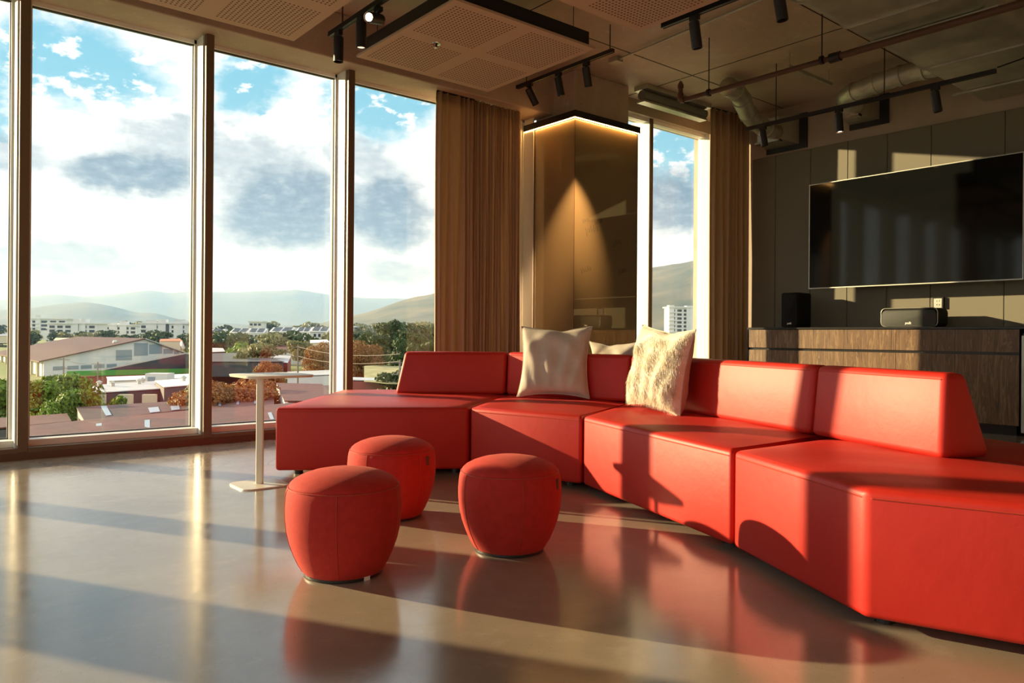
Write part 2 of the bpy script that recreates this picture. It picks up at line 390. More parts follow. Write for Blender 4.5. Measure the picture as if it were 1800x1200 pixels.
# the window wall: mullions and panes
mx = [.75 + 1.262 * k for k in range(-4, 4)]            # mullion centres
for k, x in enumerate(mx):
    t = struct(MB().box(x - .032, x + .032, YB, YG - .07, .052, ZH).bevel(.003, 1).build('trim_%d' % (k + 1), M['mullion']))
for k, (a, b) in enumerate(zip(mx, mx[1:] + [5.53])):
    a += .032; b -= .032 if b < 5.5 else 0
    f = MB(); z0 = .052
    f.box(a, b, YB + .002, YG - .05, z0, z0 + .030)
    win = struct(f.build('window_%d' % (k + 1), M['mullion']))
    f = MB()
    f.box(a, b, YB + .11, YG + .05, z0 + .030, z0 + .075)
    f.box(a, a + .012, YB + .05, YG + .05, z0 + .075, ZH); f.box(b - .012, b, YB + .05, YG + .05, z0 + .03, ZH)
    f.box(a - .02, a + .030, YG - .03, YG + .05, z0 + .075, ZH); f.box(b - .030, b + .02, YG - .03, YG + .05, z0 + .075, ZH)
    f.box(a, b, YG - .03, YG + .05, ZH - .03, ZH)
    f.build('frame', M['white'], win)
    f = MB(); a2, b2, c2, d2 = a + .030, b - .030, z0 + .075, ZH - .03
    for q in ((a2, a2 + .007, c2, d2), (b2 - .007, b2, c2, d2), (a2, b2, c2, c2 + .007), (a2, b2, d2 - .007, d2)): f.box(q[0], q[1], YG - .006, YG + .022, q[2], q[3])
    f.build('gasket', M['gasket'], win)
    MB().box(a2 + .002, b2 - .002, YG + .004, YG + .012, c2 + .002, d2 - .002).build('pane', M['glass'], win)

# the column: concrete core, bronze cladding, black cap with a warm light line
CX0, CX1, CY0, CY1, ZK = 5.541, 6.516, 5.691, 6.512, 3.177
col_ = struct(MB().prism([(CX0 + .07, CY0 + .08), (CX1 - .05, CY0 + .08), (CX1 - .05, 5.93), (6.06, 5.93), (6.06, CY1 - .12), (CX0 + .07, CY1 - .12)], 0, ZC).bevel(.01, 1).build('column', M['concrete']))
MB().box(CX0, CX1, CY0, CY0 + .02, 0, ZK - .012).build('cladding', M['bronze'], col_)
MB().box(CX0, CX0 + .02, CY0 + .021, CY1 - .02, 0, ZK - .012).build('cladding', M['bronze'], col_)
f = MB(); f.box(CX1, CX1 + .012, CY0 - .004, 5.95, 0, ZK); f.box(CX0 - .004, CX0 + .02, CY1 - .02, CY1, 0, ZK)
f.build('edge_trim', M['black'], col_)
f = MB()
f.box(CX0 - .03, CX1 + .02, CY0 - .03, CY0 + .10, ZK, ZK + .07); f.box(CX0 - .03, CX0 + .10, CY0 + .10, CY1, ZK, ZK + .07); f.box(CX1 - .08, CX1 + .02, CY0 + .10, 5.95, ZK, ZK + .07)
f.build('cap', M['black'], col_)
f = MB(); f.box(CX0 - .028, CX1, CY0 - .028, CY0 - .014, ZK - .006, ZK - .001); f.box(CX0 - .028, CX0 - .014, CY0 - .014, CY1 - .04, ZK - .006, ZK - .001)
f.build('light_strip', M['led'], col_)
MB().tube([(CX0 - .001, CY0 - .001, 0), (CX0 - .001, CY0 - .001, ZK - .01)], .003, 6).build('corner_bead', M['brown_tag'], col_)
f = MB(); rs = random.Random(3)
for (px, py, w_) in ((1040, 408, 30), (1030, 478, 24), (1085, 430, 22), (1095, 480, 20), (1052, 392, 18), (1030, 390, 16)):
    d = ray(px, py); P0 = Vector((0, 0, CAM_H)) + d * ((CY0 - .001) / d.y); s_ = w_ / FPX * (CY0 / d.y) * 1.1
    pts = []
    for k in range(15):
        t = k / 14; pts.append(P0 + Vector((s_ * (t - .5), 0, s_ * (.28 * t + .26 * math.sin(t * 31 + rs.random()) * (1 - .3 * t) + rs.uniform(-.04, .04)))))
    f.tube(pts, .0011, 4)
f.build('marker_writing', M['ink'], col_)

# white strip between the last pane and the column, put in to block sun there
struct(MB().box(5.05, 5.53, YG - .02, YG + .12, 0, ZH).build('wall_strip', M['white']))
# second window, right of the column
zt = 3.56; Y2 = 6.08
struct(MB().box(7.184, 7.253, Y2, Y2 + .30, .05, zt).build('trim_20', M['white']))
MB().box(7.186, 7.251, Y2 - .008, Y2, .05, zt).build('cover_strip', M['mullion'], bpy.data.objects['trim_20'])
f = MB(); f.box(6.08, 8.33, Y2 - .02, Y2 + .20, 0, .10)
w2 = struct(f.build('window_9', M['mullion']))
f = MB()
f.box(8.33, 8.50, 6.0, Y2 + .13, .10, zt); f.box(6.08, 8.33, Y2 + .02, Y2 + .12, zt - .04, zt); f.box(7.253, 8.33, Y2 + .02, Y2 + .12, .10, .15)
f.build('frame', M['white'], w2)
MB().box(7.254, 8.329, Y2 + .07, Y2 + .078, .15, zt - .04).build('pane', M['glass'], w2)
MB().box(6.08, 7.183, Y2 + .07, Y2 + .078, .10, zt - .04).build('pane', M['glass'], w2)
struct(MB().box(6.08, XT, Y2 - .05, Y2 + .25, zt, ZC).build('wall_window', M['plaster']))
t = tag(empty('roller_blind', (7.2, 5.62, ZC)), 'long grey roller blind housing at the ceiling above the narrow window', 'blind')
MB().box(-.66, .52, -.06, .14, -.05, -.001).build('bracket_rail', M['duct'], t)
MB().tube([(-.66, .03, -.11), (.50, .03, -.11)], .055, 20).build('roller', material('blind cloth', (.20, .21, .18), .7), t, True)
MB().box(-.66, .50, -.01, .10, -.19, -.168).build('bottom_bar', M['duct'], t)

# ---------------------------------------------------------------- curtains
def curtain(name, path, z0, z1, folds, amp, label, group=None, flare=.0, seed=1):
    rs = random.Random(seed); n = folds * 8; L = len(path) - 1
    cum = [0]
    for a, b in zip(path, path[1:]): cum.append(cum[-1] + (Vector(b) - Vector(a)).length)
    tot = cum[-1]; ph = 0; pts = []
    phs = []; acc = 0
    for i in range(n + 1):
        phs.append(acc); acc += (2 * math.pi / 8) * (1 + .5 * math.sin(i * .13 + seed) + .25 * rs.uniform(-1, 1))
    b = MB(); rows = 14; grid = []
    for j in range(rows + 1):
        v = j / rows; z = z0 + (z1 - z0) * v; row = []
        for i in range(n + 1):
            u = i / n * tot; k = max(q for q in range(L) if cum[q] <= u + 1e-9); t = (u - cum[k]) / (cum[k + 1] - cum[k])
            p = Vector(path[k]).lerp(Vector(path[k + 1]), t); d = (Vector(path[k + 1]) - Vector(path[k])).normalized(); nn = Vector((-d.y, d.x))
            a = amp * (.75 + .35 * math.sin(i * .37 + seed)) * (1 - .25 * v)
            q = p + nn * (a * math.sin(phs[i]) + .012 * math.sin(3 * v + i * .5)) + d * (flare * (1 - v) * (i / n - .5) + .008 * math.sin(v * 5 + i * .31))
            row.append(b.b.verts.new((q.x, q.y, z)))
        grid.append(row)
    for j in range(rows):
        for i in range(n): b.face([grid[j][i], grid[j][i + 1], grid[j + 1][i + 1], grid[j + 1][i]])
    t = tag(empty(name, (path[0][0], path[0][1], z0)), label, 'curtain', group)
    o = b.build('cloth', M['curtain'], t, True, 180); o.location = (-path[0][0], -path[0][1], -z0)
    mod = o.modifiers.new('s', 'SOLIDIFY'); mod.thickness = .003
    c = MB().box(0, (Vector(path[-1]) - Vector(path[0])).length, -.010, .010, z1 - z0 - .004, z1 - z0 + .006)
    a = Vector(path[-1]) - Vector(path[0]); r_ = c.build('rail', M['black'], t); r_.rotation_euler[2] = math.atan2(a.y, a.x)
    return t
curtain('curtain', [(4.18, 6.235), (4.63, 6.235)], .02, ZH - .007, 6, .034, 'brown curtain with wide soft folds hanging at the edge of the large window', seed=2)
curtain('curtain', [(4.60, 6.245), (5.25, 6.24), (5.31, 6.42)], .02, ZH - .007, 34, .020, 'brown curtain in tight narrow pleats between the wide-fold curtain and the column', seed=5)
curtain('curtain', [(7.80, 5.62), (8.10, 5.60), (8.30, 5.57), (8.505, 5.56)], .02, ZC - .014, 9, .045, 'olive curtain hanging in the corner beside the screen wall', seed=9)
curtain('curtain', [(-1.78, 6.20), (-1.22, 6.20)], .02, ZH - .014, 14, .045, 'brown curtain gathered at a mullion of the large window, farther along from the side table', seed=11)

# ---------------------------------------------------------------- sofa
ZS = .432
A, B, C, D, E_ = [Vector(p) for p in ((1.885, 4.62), (2.90, 3.93), (3.125, 3.13), (2.690, 1.825), (2.325, 1.105))]
K12, K23, K34, K5 = [Vector(p) for p in ((3.70, 4.55), (3.97, 3.55), (3.36, 1.86), (3.075, 1.165))]
K0 = Vector((3.03, 5.07))
def off(line, d):
    out = []
    for i, p in enumerate(line):
        ns = []
        for a, b in ((i - 1, i), (i, i + 1)):
            if a >= 0 and b < len(line):
                t = (line[b] - line[a]).normalized(); ns.append(Vector((-t.y, t.x)))
        n = sum(ns, Vector((0, 0))).normalized(); out.append(p + n * d / max(.5, n.dot(ns[0])))
    return out
line = [K0, K12, K23, K34, K5]
Rr = off(line, .25); Ro = off(line, .80)           # rear foot of the backs, rear edge of the seats behind
G = Vector((2.95, 5.80))
F1 = E_ + Vector((.34, -.94)) * .9; F2 = Rr[4] + (Rr[4] - Rr[3]).normalized() * .86
def shrink(poly, d):
    n = len(poly); c = sum(poly, Vector((0, 0))) / n; out = []
    for i, p in enumerate(poly):
        a, b = poly[i - 1], poly[(i + 1) % n]
        t1, t2 = (p - a).normalized(), (b - p).normalized(); n1, n2 = Vector((-t1.y, t1.x)), Vector((-t2.y, t2.x))
        if n1.dot(c - p) < 0: n1 = -n1
        if n2.dot(c - p) < 0: n2 = -n2
        bi = (n1 + n2).normalized(); out.append(p + bi * d / max(.35, bi.dot(n1)))
    return out
def inset_top(p2, seg=24): return p2
def seat_mesh(poly, z0, z1, puff, seed):
    """a block with rounded edges and a slightly crowned, creased top"""
    b = MB().prism(poly, z0, z1); b.bevel(.022, 4)
    ed = [e for e in b.b.edges if all(abs(v.co.z - z1) < 1e-4 for v in e.verts)]
    top = max((f for f in b.b.faces), key=lambda f: f.calc_area() if f.normal.z > .5 or all(abs(v.co.z - z1) < 1e-4 for v in f.verts) else 0)
    bmesh.ops.poke(b.b, faces=[top])
    bmesh.ops.subdivide_edges(b.b, edges=[e for e in b.b.edges if all(abs(v.co.z - z1) < 1e-4 for v in e.verts)], cuts=7, use_grid_fill=True)
    P_ = [Vector(p) for p in poly]; n = len(P_)
    for v in b.b.verts:
        if abs(v.co.z - z1) < 1e-4:
            q = Vector((v.co.x, v.co.y)); dm = 9
            for i in range(n):
                a, c_ = P_[i], P_[(i + 1) % n]; t = max(0, min(1, (q - a).dot(c_ - a) / (c_ - a).length_squared)); dm = min(dm, (q - a.lerp(c_, t)).length)
            k = min(1, dm / .28); v.co.z += puff * math.sin(k * math.pi / 2) + .0035 * math.sin(q.x * 17 + q.y * 9 + seed) * k
    return b
def back_prism(fl, fr, br, bl, z0, z1, lean_f=.035, lean_b=.11, ends=(.0, .0)):
    """base corners front-left, front-right, rear-right, rear-left; the top is narrower"""
    n = (bl - fl).normalized(); n2 = (br - fr).normalized(); t = (fr - fl).normalized()
    top = [fl + n * lean_f + t * ends[0], fr + n2 * lean_f - t * ends[1], br - n2 * lean_b - t * ends[1], bl - n * lean_b + t * ends[0]]
    b = MB().prism([fl, fr, br, bl], z0, z1, top); b.bevel(.030, 4); return b
def module(poly, back, label, seed, group='modules of the red sofa', puff=.014, seam=None):
    c = sum(poly, Vector((0, 0))) / len(poly); t = tag(empty('sofa_module', (c.x, c.y, 0)), label, 'sofa', group)
    pl = [p - c for p in shrink(poly, .006)]
    seat_mesh(pl, .035, ZS, puff, seed).build('seat', M['leather'], t, True, 60)
    f = MB(); q = shrink(pl, .0005) if False else pl
    cc = Vector((0, 0))
    pts = []
    for i, p in enumerate(pl):
        for a in (pl[i - 1], pl[(i + 1) % len(pl)]): pts.append(p + (a - p).normalized() * .02)
    ring = [Vector((p.x, p.y, ZS - .026)) for p in pts]
    ring.append(ring[0]); f.tube(ring, .0022, 5, False); f.build('seam', M['stitch'], t)
    for p in shrink(pl, .11):
        MB().lathe([(0, 0), (.030, 0), (.030, .036), (0, .036)], 14, Matrix.Translation((p.x, p.y, 0))).build('leg', M['black'], t)
    if back:
        fl, fr, br, bl, ends, z0 = back; b = back_prism(fl - c, fr - c, br - c, bl - c, ZS + z0, .768, ends=ends)
        o = b.build('backrest', M['leather'], t, True, 60)
        f = MB(); 
        nn = (bl - fl).normalized(); tt = (fr - fl).normalized(); e = .045
        pts = [fl - c + nn * (e - .012) + tt * (ends[0] + .02), fr - c + nn * (e - .012) - tt * (ends[1] + .02)]
        f.tube([(p.x, p.y, .768 - .026) for p in pts], .002, 5); f.build('seam', M['stitch'], o)
    return t
g = .006
def span(a, b, s0, s1):
    t = (b - a).normalized(); return a + t * s0, b - t * s1
f_, g_ = span(K0, K12, 0, g); h_, i_ = span(Rr[0], Rr[1], 0, g)
module([A, B, K12, Ro[1], G], (f_, g_, i_, h_, (.07, 0), .008), 'red leather sofa end module with a deep chaise seat by the window', 1)
f_, g_ = span(K12, K23, g, g); h_, i_ = span(Rr[1], Rr[2], g, g)
module([B, C, K23, Rr[2], Rr[1], K12][:], (f_, g_, i_, h_, (0, 0), .008), 'short red leather sofa module with the beige cushion facing the poufs', 2)
f_, g_ = span(K23, K34, g, g); h_, i_ = span(Rr[2], Rr[3], g, g)
module([C, D, K34, Rr[3], Rr[2], K23], (f_, g_, i_, h_, (0, 0), .008), 'long red leather sofa module with the white hide cushion on its seat', 3)
f_, g_ = span(K34, K5, g, 0); h_, i_ = span(Rr[3], Rr[4], g, 0)
module([D, E_, F1, F2, Rr[4], Rr[3]], (f_, g_, i_, h_, (0, .02), .008), 'angled red leather sofa module at the near end with a free-standing wedge backrest', 4)
module([Rr[1], Rr[2], Ro[2], Ro[1]], None, 'red leather seat block behind the beige cushion, facing the column', 5)
module([Rr[2], Rr[3], Ro[3], Ro[2]], None, 'red leather seat block behind the white hide cushion, facing the wooden sideboard', 6)
e1 = Rr[4] + (Rr[4] - Rr[3]).normalized() * .86; e2 = Ro[4] + (Ro[4] - Ro[3]).normalized() * .35
module([Rr[3], e1, e2, Ro[3]], None, 'red leather seat block behind the wedge backrest, opposite the screen', 7)

# ---------------------------------------------------------------- cushions
def cushion(loc, normal, tilt, size, label, front, rear, seed, thick=.075, name='cushion', spin=0):
    n = Vector((normal[0], normal[1], 0)).normalized(); rt = Vector((n.y, -n.x, 0)) * -1
    t = tag(empty(name, loc), label, 'cushion')
    X = rt; Y = Vector((0, 0, 1)); Z = n
    rot = Matrix((X, Y, Z)).transposed() @ Matrix.Rotation(-tilt, 3, 'X') @ Matrix.Rotation(spin, 3, 'Z')
    t.rotation_euler = rot.to_euler(); N = 26; rs = random.Random(seed); h = size / 2
    def pt(i, j, side):
        u, v = 2 * i / N - 1, 2 * j / N - 1
        pinch = 1 - .12 * (1 - u * u) * (abs(v) ** 2.5); pinch2 = 1 - .12 * (1 - v * v) * (abs(u) ** 2.5)
        x, y = u * h * pinch2, v * h * pinch + h
        e = max(0, (1 - u ** 4)) * max(0, (1 - v ** 4))
        z = thick * (e ** .55) * (1 - .18 * (v + .3)) 
        if e > 0: z += (.008 * math.sin(5 * u + 7 * v + seed) + .006 * math.sin(13 * u - 9 * v * u + seed) + .010 * math.exp(-((u * .8 - v * .9 + .9) * 6) ** 2) - .012 * math.exp(-((u + v * .7 - .95) * 7) ** 2)) * e
        y -= .012 * math.exp(-((u - .2) * 5) ** 2) * max(0, v) ** 3
        return Vector((x, y, z * side))
    for side, mt, nm in ((1, front, 'front_cover'), (-1, rear, 'back_cover')):
        b = MB(); gr = [[b.b.verts.new(pt(i, j, side)) for i in range(N + 1)] for j in range(N + 1)]
        for j in range(N):
            for i in range(N): b.face([gr[j][i], gr[j][i + 1], gr[j + 1][i + 1], gr[j + 1][i]])
        b.build(nm, mt, t, True, 180)
    b = MB(); ring = [pt(i, 0, 0) for i in range(N)] + [pt(N, j, 0) for j in range(N)] + [pt(N - i, N, 0) for i in range(N)] + [pt(0, N - j, 0) for j in range(N + 1)]
    b.tube(ring, .0035, 6, False).build('piping', rear, t, True, 180)
    if front is M['hide']:
        b = MB()
        for _ in range(9000):
            u, v = rs.uniform(-.97, .97), rs.uniform(-.97, .97)
            p = pt((u + 1) / 2 * N, (v + 1) / 2 * N, 1); q = p + Vector((rs.uniform(-.012, .022), -.020 + rs.uniform(-.012, .006), rs.uniform(.003, .011))); s_ = Vector((.0011, 0, .0003))
            vs = b.verts([p - s_, p + s_, q]); b.face(vs)
        f_ = b.build('fur', M['hide'], t); f_['kind'] = 'stuff'
    return t
p = onfloor(972, 699, .452); p2 = onfloor(1172, 720, .452)
cushion(tuple(p + Vector((0, 0, .0))), (-.80, -.60), R(13), .53, 'beige cotton cushion leaning on the red sofa, plain side with a sunlit pale patch', M['pillow'], M['pillow'], 3, .085)
cushion((3.585, 2.99, .450), (-.975, .22), R(9), .515, 'cream hide-fronted cushion standing on the long sofa module, its side glowing red', M['hide'], M['pillow'], 8, .10, spin=R(-4))
cushion((4.33, 3.93, .452), (.97, .24), R(16), .42, 'third cushion mostly hidden behind the sofa back, only its stitched pale top edge showing', M['pillow'], M['pillow'], 5, .07)

# ---------------------------------------------------------------- poufs
def pouf(px, py, label, rz, care=False, tag_a=None):
    c = onfloor(px, py); c = c + FW * .142; t = tag(empty('pouf', (c.x, c.y, 0), rz), label, 'pouf', None)
    prof = [(0, .012), (.146, .012), (.152, .018), (.168, .045), (.186, .085), (.201, .128), (.211, .172), (.2165, .220), (.217, .262), (.214, .300), (.211, .318), (.206, .328)]
    MB().lathe(prof + [(.200, .327), (0, .327)], 64).build('body', M['wool'], t, True, 50)
    MB().lathe([(0, .328), (.200, .328), (.203, .333), (.199, .342), (.186, .354), (.160, .368), (.125, .380), (.080, .389), (.040, .393), (0, .394)], 64).build('seat_pad', M['wool'], t, True, 60)
    MB().lathe([(0, 0), (.143, 0), (.146, .003), (.146, .0115), (0, .0115)], 48).build('base', M['black'], t, True)
    for k in range(5):
        a = 2 * math.pi * k / 5
        MB().tube([((r_ + .0006) * math.cos(a), (r_ + .0006) * math.sin(a), z) for r_, z in prof[2:]], .0016, 5).build('seam', M['stitch'], t)
    MB().tube([(.2055 * math.cos(2 * math.pi * k / 64), .2055 * math.sin(2 * math.pi * k / 64), .330) for k in range(65)], .0028, 6, False).build('piping', M['stitch'], t)
    if tag_a is not None:
        a = math.atan2(-ray(px, py).y, -ray(px, py).x) + R(tag_a) - rz
        Mx = Matrix.Rotation(a, 4, 'Z')
        MB().box(.211, .219, -.011, .011, .268, .312, Mx).bevel(.002, 1).build('tag', M['brown_tag'], t)
    if care:
        a = math.atan2(-ray(px, py).y, -ray(px, py).x) + R(34) - rz
        MB().box(.1475, .1487, -.013, .013, .000, .016, Matrix.Rotation(a, 4, 'Z')).build('care_label', M['paper'], t)
    return t
pouf(588.5, 1026, 'red felt pouf in front, closest to the camera of the three', R(20), care=True)
pouf(680, 918, 'red felt pouf half hidden behind the front pouf, before the chaise', R(62), tag_a=52)
pouf(895, 981, 'red felt pouf standing alone in front of the short sofa module', R(101), tag_a=66)

# ---------------------------------------------------------------- side table
t = tag(empty('side_table', (1.722, 4.425, 0)), 'slim off-white side table with a rounded square top by the window', 'side table')
b = MB().prism(rrect(.285, .285, .055), 0, .008); b.bevel(.002, 1, lambda e: all(v.co.z > .007 for v in e.verts)); b.build('base', M['tablewhite'], t, True)
b = MB().prism(rrect(.046, .020, .0095), .008, .640); b.build('post', M['tablewhite'], t, True).rotation_euler[2] = R(50.4 - 90)
b = MB().prism(rrect(.405, .405, .085, 8, .075, .02), .640, .654, rrect(.415, .415, .09, 8, .075, .02)); b.bevel(.002, 2, lambda e: all(v.co.z > .650 for v in e.verts)); b.build('tabletop', M['tablewhite'], t, True, 50)
b = MB().prism(rrect(.12, .12, .02, 4, 0, 0), .632, .640); b.build('mount_plate', M['tablewhite'], t)

# ---------------------------------------------------------------- sideboard, speakers, screen
XC = 8.034; ZT = .991
t = tag(empty('sideboard', (XC, 3.8, 0)), 'long walnut sideboard with black top along the screen wall', 'sideboard')
def sb(b, n, m_, p_=t):
    o = b.build(n, m_, p_); o.location = (-XC, -3.8, 0) if p_ is t else (0, 0, 0); return o
sb(MB().box(XC + .02, XT - .004 - .022, 2.40, 5.235, .095, ZT - .002), 'body', M['laminate'])
sb(MB().box(XC + .06, XT - .10, 2.43, 5.20, 0, .095), 'plinth', M['laminate'])
sb(MB().box(XC - .012, XT - .026, 1.75, 5.255, ZT, ZT + .022).bevel(.002, 1), 'top', M['laminate'])
sb(MB().box(XC - .004, XC + .02, 5.235, 5.250, 0, ZT - .002), 'end_panel', M['laminate'])
cs = [5.228, 4.59, 4.05, 3.50, 2.94, 2.395]
for a, b_ in zip(cs, cs[1:]):
    sb(MB().box(XC, XC + .019, b_ + .0018, a - .0018, .775, ZT - .006), 'drawer', M['wood'])
    sb(MB().box(XC, XC + .019, b_ + .0018, a - .0018, .097, .747), 'door', M['wood'])
t = tag(empty('wine_cooler', (XC, 2.05, 0)), 'silver-edged glass-door cooler cut off at the frame edge beside the sideboard', 'wine cooler')
MB().box(.02, .45, -.30, .325, .03, .95).build('body', M['black'], t)
f = MB(); f.box(-.01, .018, .295, .325, .04, .93); f.box(-.01, .018, -.30, -.27, .04, .93); f.box(-.01, .018, -.27, .295, .90, .93); f.box(-.01, .018, -.27, .295, .04, .07)
f.build('door_frame', M['duct'], t); MB().box(-.004, .006, -.268, .293, .072, .898).build('door_glass', M['blackgloss'], t)
MB().tube([(-.045, .24, .20), (-.045, .24, .80)], .009, 8).build('handle', M['chrome'], t)
for x_, y_ in ((.06, -.26), (.06, .28), (.40, -.26), (.40, .28)): MB().lathe([(0, 0), (.018, 0), (.018, .03), (0, .03)], 10, Matrix.Translation((x_, y_, 0))).build('foot', M['black'], t)

def textmesh(name, s, size, mat_, parent, loc, rot, extrude=.0006, shear=0):
    cu = bpy.data.curves.new(name, 'FONT'); cu.body = s; cu.size = size; cu.extrude = extrude; cu.align_x = 'CENTER'; cu.align_y = 'CENTER'; cu.offset = size * .03; cu.shear = shear
    tmp = bpy.data.objects.new(name, cu); COL.objects.link(tmp); dg = bpy.context.evaluated_depsgraph_get()
    me = bpy.data.meshes.new_from_object(tmp.evaluated_get(dg)); bpy.data.objects.remove(tmp)
    me.materials.append(mat_); o = bpy.data.objects.new(name, me); COL.objects.link(o); o.parent = parent; o.location = loc; o.rotation_euler = rot; return o
def yz_block(x0, x1, w, h, r, ins=0):
    """rounded block whose rounded outline lies in y,z"""
    b = MB(); p = [(y, z + h / 2) for y, z in rrect(w, h, r)]
    a = b.verts([(x0, y, z) for y, z in p]); c = b.verts([(x1, y, z) for y, z in p]); n = len(p); b.face(a); b.face(c[::-1])
    for i in range(n): b.face([a[i], c[i], c[(i + 1) % n], a[(i + 1) % n]])
    return b
ZTT = ZT + .022
t = tag(empty('bookshelf_speaker', (8.06, 4.705, ZTT + .001)), 'upright black loudspeaker on the sideboard near the curtain', 'speaker')
yz_block(.0, .27, .215, .40, .022).bevel(.003, 1).build('body', M['speaker'], t, True)
yz_block(-.014, -.001, .195, .38, .03).bevel(.004, 2).build('grille', M['speaker'], t, True)
textmesh('logo', 'polk', .030, M['paper'], t, (-.0155, -.0, .045), (R(90), 0, R(-90)), shear=.15)
t = tag(empty('center_speaker', (8.06, 3.385, ZTT + .006)), 'wide low black loudspeaker with a grey grille on the sideboard under the screen', 'speaker')
yz_block(.0, .26, .545, .185, .042).bevel(.003, 1).build('body', M['speaker'], t, True)
yz_block(-.016, -.001, .530, .165, .040).bevel(.005, 2).build('grille', M['grille'], t, True)
b = MB(); q = [(-.004, y, z + .0925) for y, z in rrect(.552, .188, .045)]; q.append(q[0]); b.tube(q, .0045, 6, False).build('rim', M['duct'], t, True)
textmesh('logo', 'polk', .034, M['paper'], t, (-.0175, .0, .034), (R(90), 0, R(-90)), shear=.15)
t = tag(empty('wall_outlet', (XT - .0225, 3.265, 1.27)), 'small grey wall outlet under the screen behind the wide speaker', 'outlet')
MB().box(-.028, 0, -.052, .052, -.06, .06).bevel(.003, 1).build('box', M['black'], t)
MB().box(-.031, -.0285, -.036, .042, -.052, .045).build('face_plate', M['duct'], t)
for z in (-.02, .02):
    for y in (-.012, .012): MB().box(-.033, -.0312, y - .002, y + .002, z - .006, z + .006).build('socket', M['black'], t)
t = tag(empty('television', (8.2, 3.49, 2.055)), 'very large black flat television mounted on the panelled wall', 'television')
MB().box(.0, .045, -1.075, 1.065, -.600, .598).bevel(.004, 1).build('housing', M['black'], t)
MB().box(-.003, -.0005, -1.065, 1.055, -.588, .588).build('screen', M['blackgloss'], t)
f = MB(); f.box(-.004, .001, -1.075, 1.065, -.600, -.589); f.box(-.004, .001, -1.075, 1.065, .589, .598); f.box(-.004, .001, -1.075, -1.066, -.589, .589); f.box(-.004, .001, 1.056, 1.065, -.589, .589)
f.build('bezel', M['duct'], t)
f = MB(); f.box(.046, .30, -.06, .06, -.15, .15); f.box(.285, .3015, -.35, .35, -.22, .22); f.build('wall_bracket', M['black'], t)

# ---------------------------------------------------------------- ceiling fittings
def acoustic(cx, cy, w_, d_, label):
    t = tag(empty('ceiling_panel', (cx, cy, 3.10)), label, 'ceiling panel')
    o = MB().box(-w_ / 2, w_ / 2, -d_ / 2, d_ / 2, -.009, .009).build('board', M['perf'], t); o.location = (0, 0, .009)
    f = MB(); e = .035
    f.box(-w_ / 2 + e, w_ / 2 - e, -d_ / 2 + e, d_ / 2 - e, .019, .135); f.build('frame', M['black'], t)
    for sx in (-1, 1):
        for sy in (-1, 1): MB().tube([(sx * (w_ / 2 - .12), sy * (d_ / 2 - .12), .135), (sx * (w_ / 2 - .12), sy * (d_ / 2 - .12), ZC - 3.10)], .003, 6).build('hanger', M['black'], t)
    return t
acoustic(3.535, 4.765, 1.32, 1.35, 'square perforated ceiling panel with a chrome sprinkler, fully in view')
acoustic(1.69, 4.78, 1.34, 1.35, 'square perforated ceiling panel along the window beam, cut by the top of the picture')
acoustic(3.535, 2.98, 1.32, 1.35, 'square perforated ceiling panel over the sofa end, cut by the top of the picture')
acoustic(1.69, 2.98, 1.34, 1.35, 'square perforated ceiling panel behind the others, above the open floor')
t = tag(empty('sprinkler', (3.20, 4.79, 3.099)), 'chrome sprinkler head set in the middle of the square ceiling panel', 'sprinkler')
MB().lathe([(.018, -.002), (.034, -.006), (.036, 0), (.018, 0)], 24).build('escutcheon', M['chrome'], t, True)
MB().tube([(0, 0, 0), (0, 0, -.03)], .008, 10).build('nozzle', M['black'], t); MB().lathe([(0, -.034), (.016, -.034), (.016, -.031), (0, -.031)], 16).build('deflector', M['chrome'], t)

def track(x, y0, y1, z, label, rods=()):
    t = tag(empty('light_track', (x, y0, z)), label, 'light track')
    f = MB(); f.box(-.017, .017, 0, y1 - y0, 0, .032); f.box(-.017, -.011, 0, y1 - y0, -.003, 0); f.box(.011, .017, 0, y1 - y0, -.003, 0)
    f.build('rail', M['black'], t)
    for y in rods: MB().tube([(0, y - y0, .032), (0, y - y0, ZC - z)], .005, 8).build('hanger', M['black'], t)
    return t
def head(x, y, z, aim, label, lit=None, L=.18, r=.036):
    """aim: direction the lens faces"""
    a = Vector(aim).normalized(); t = tag(empty('track_spotlight', (x, y, z - .0035)), label, 'spotlight')
    MB().box(-.016, .016, -.035, .035, -.030, 0).build('adapter', M['black'], t)
    MB().tube([(0, 0, -.03), (0, 0, -.075)], .008, 10).build('stem', M['black'], t)
    Mx = Matrix.Translation((0, 0, -.075)) @ a.to_track_quat('Z', 'Y').to_matrix().to_4x4() @ Matrix.Translation((0, 0, -.035))
    body = MB().lathe([(0, 0), (r - .003, 0), (r, .003), (r, L), (r - .004, L), (r - .004, L - .012), (0, L - .012)], 28, Mx).build('lamp_body', M['black'], t, True)
    MB().lathe([(0, L - .010), (r * .72, L - .010), (r * .72, L - .0115), (0, L - .0115)], 20, Mx).build('lens', M[lit] if lit else M['blackgloss'], t)
    return t
ZR = 3.10
track(5.05, 4.70, 6.05, 3.46, 'short black light track beside the column', (4.74, 5.9))
head(5.05, 5.85, 3.46, (.75, .0, -1.0), 'black spotlight on the short track, aimed at the column, lowest and nearest the window')
head(5.05, 5.42, 3.46, (.28, .0, -1.0), 'black spotlight in the middle of the three on the short track by the column')
head(5.05, 5.04, 3.46, (.42, .18, -1.0), 'black spotlight on the short track next to the corner of the perforated panel', 'lens_dim')
track(2.53, 3.3, 5.20, ZR, 'black light track in the gap between the two window-side ceiling panels', (3.6, 5.0))
head(2.53, 5.06, ZR, (0, 0, -1), 'unlit black spotlight at the window end of the track between ceiling panels')
head(2.53, 4.72, ZR, (0, 0, -1), 'black spotlight pointing down with a faint warm lens beside the square panel', 'lens_dim')
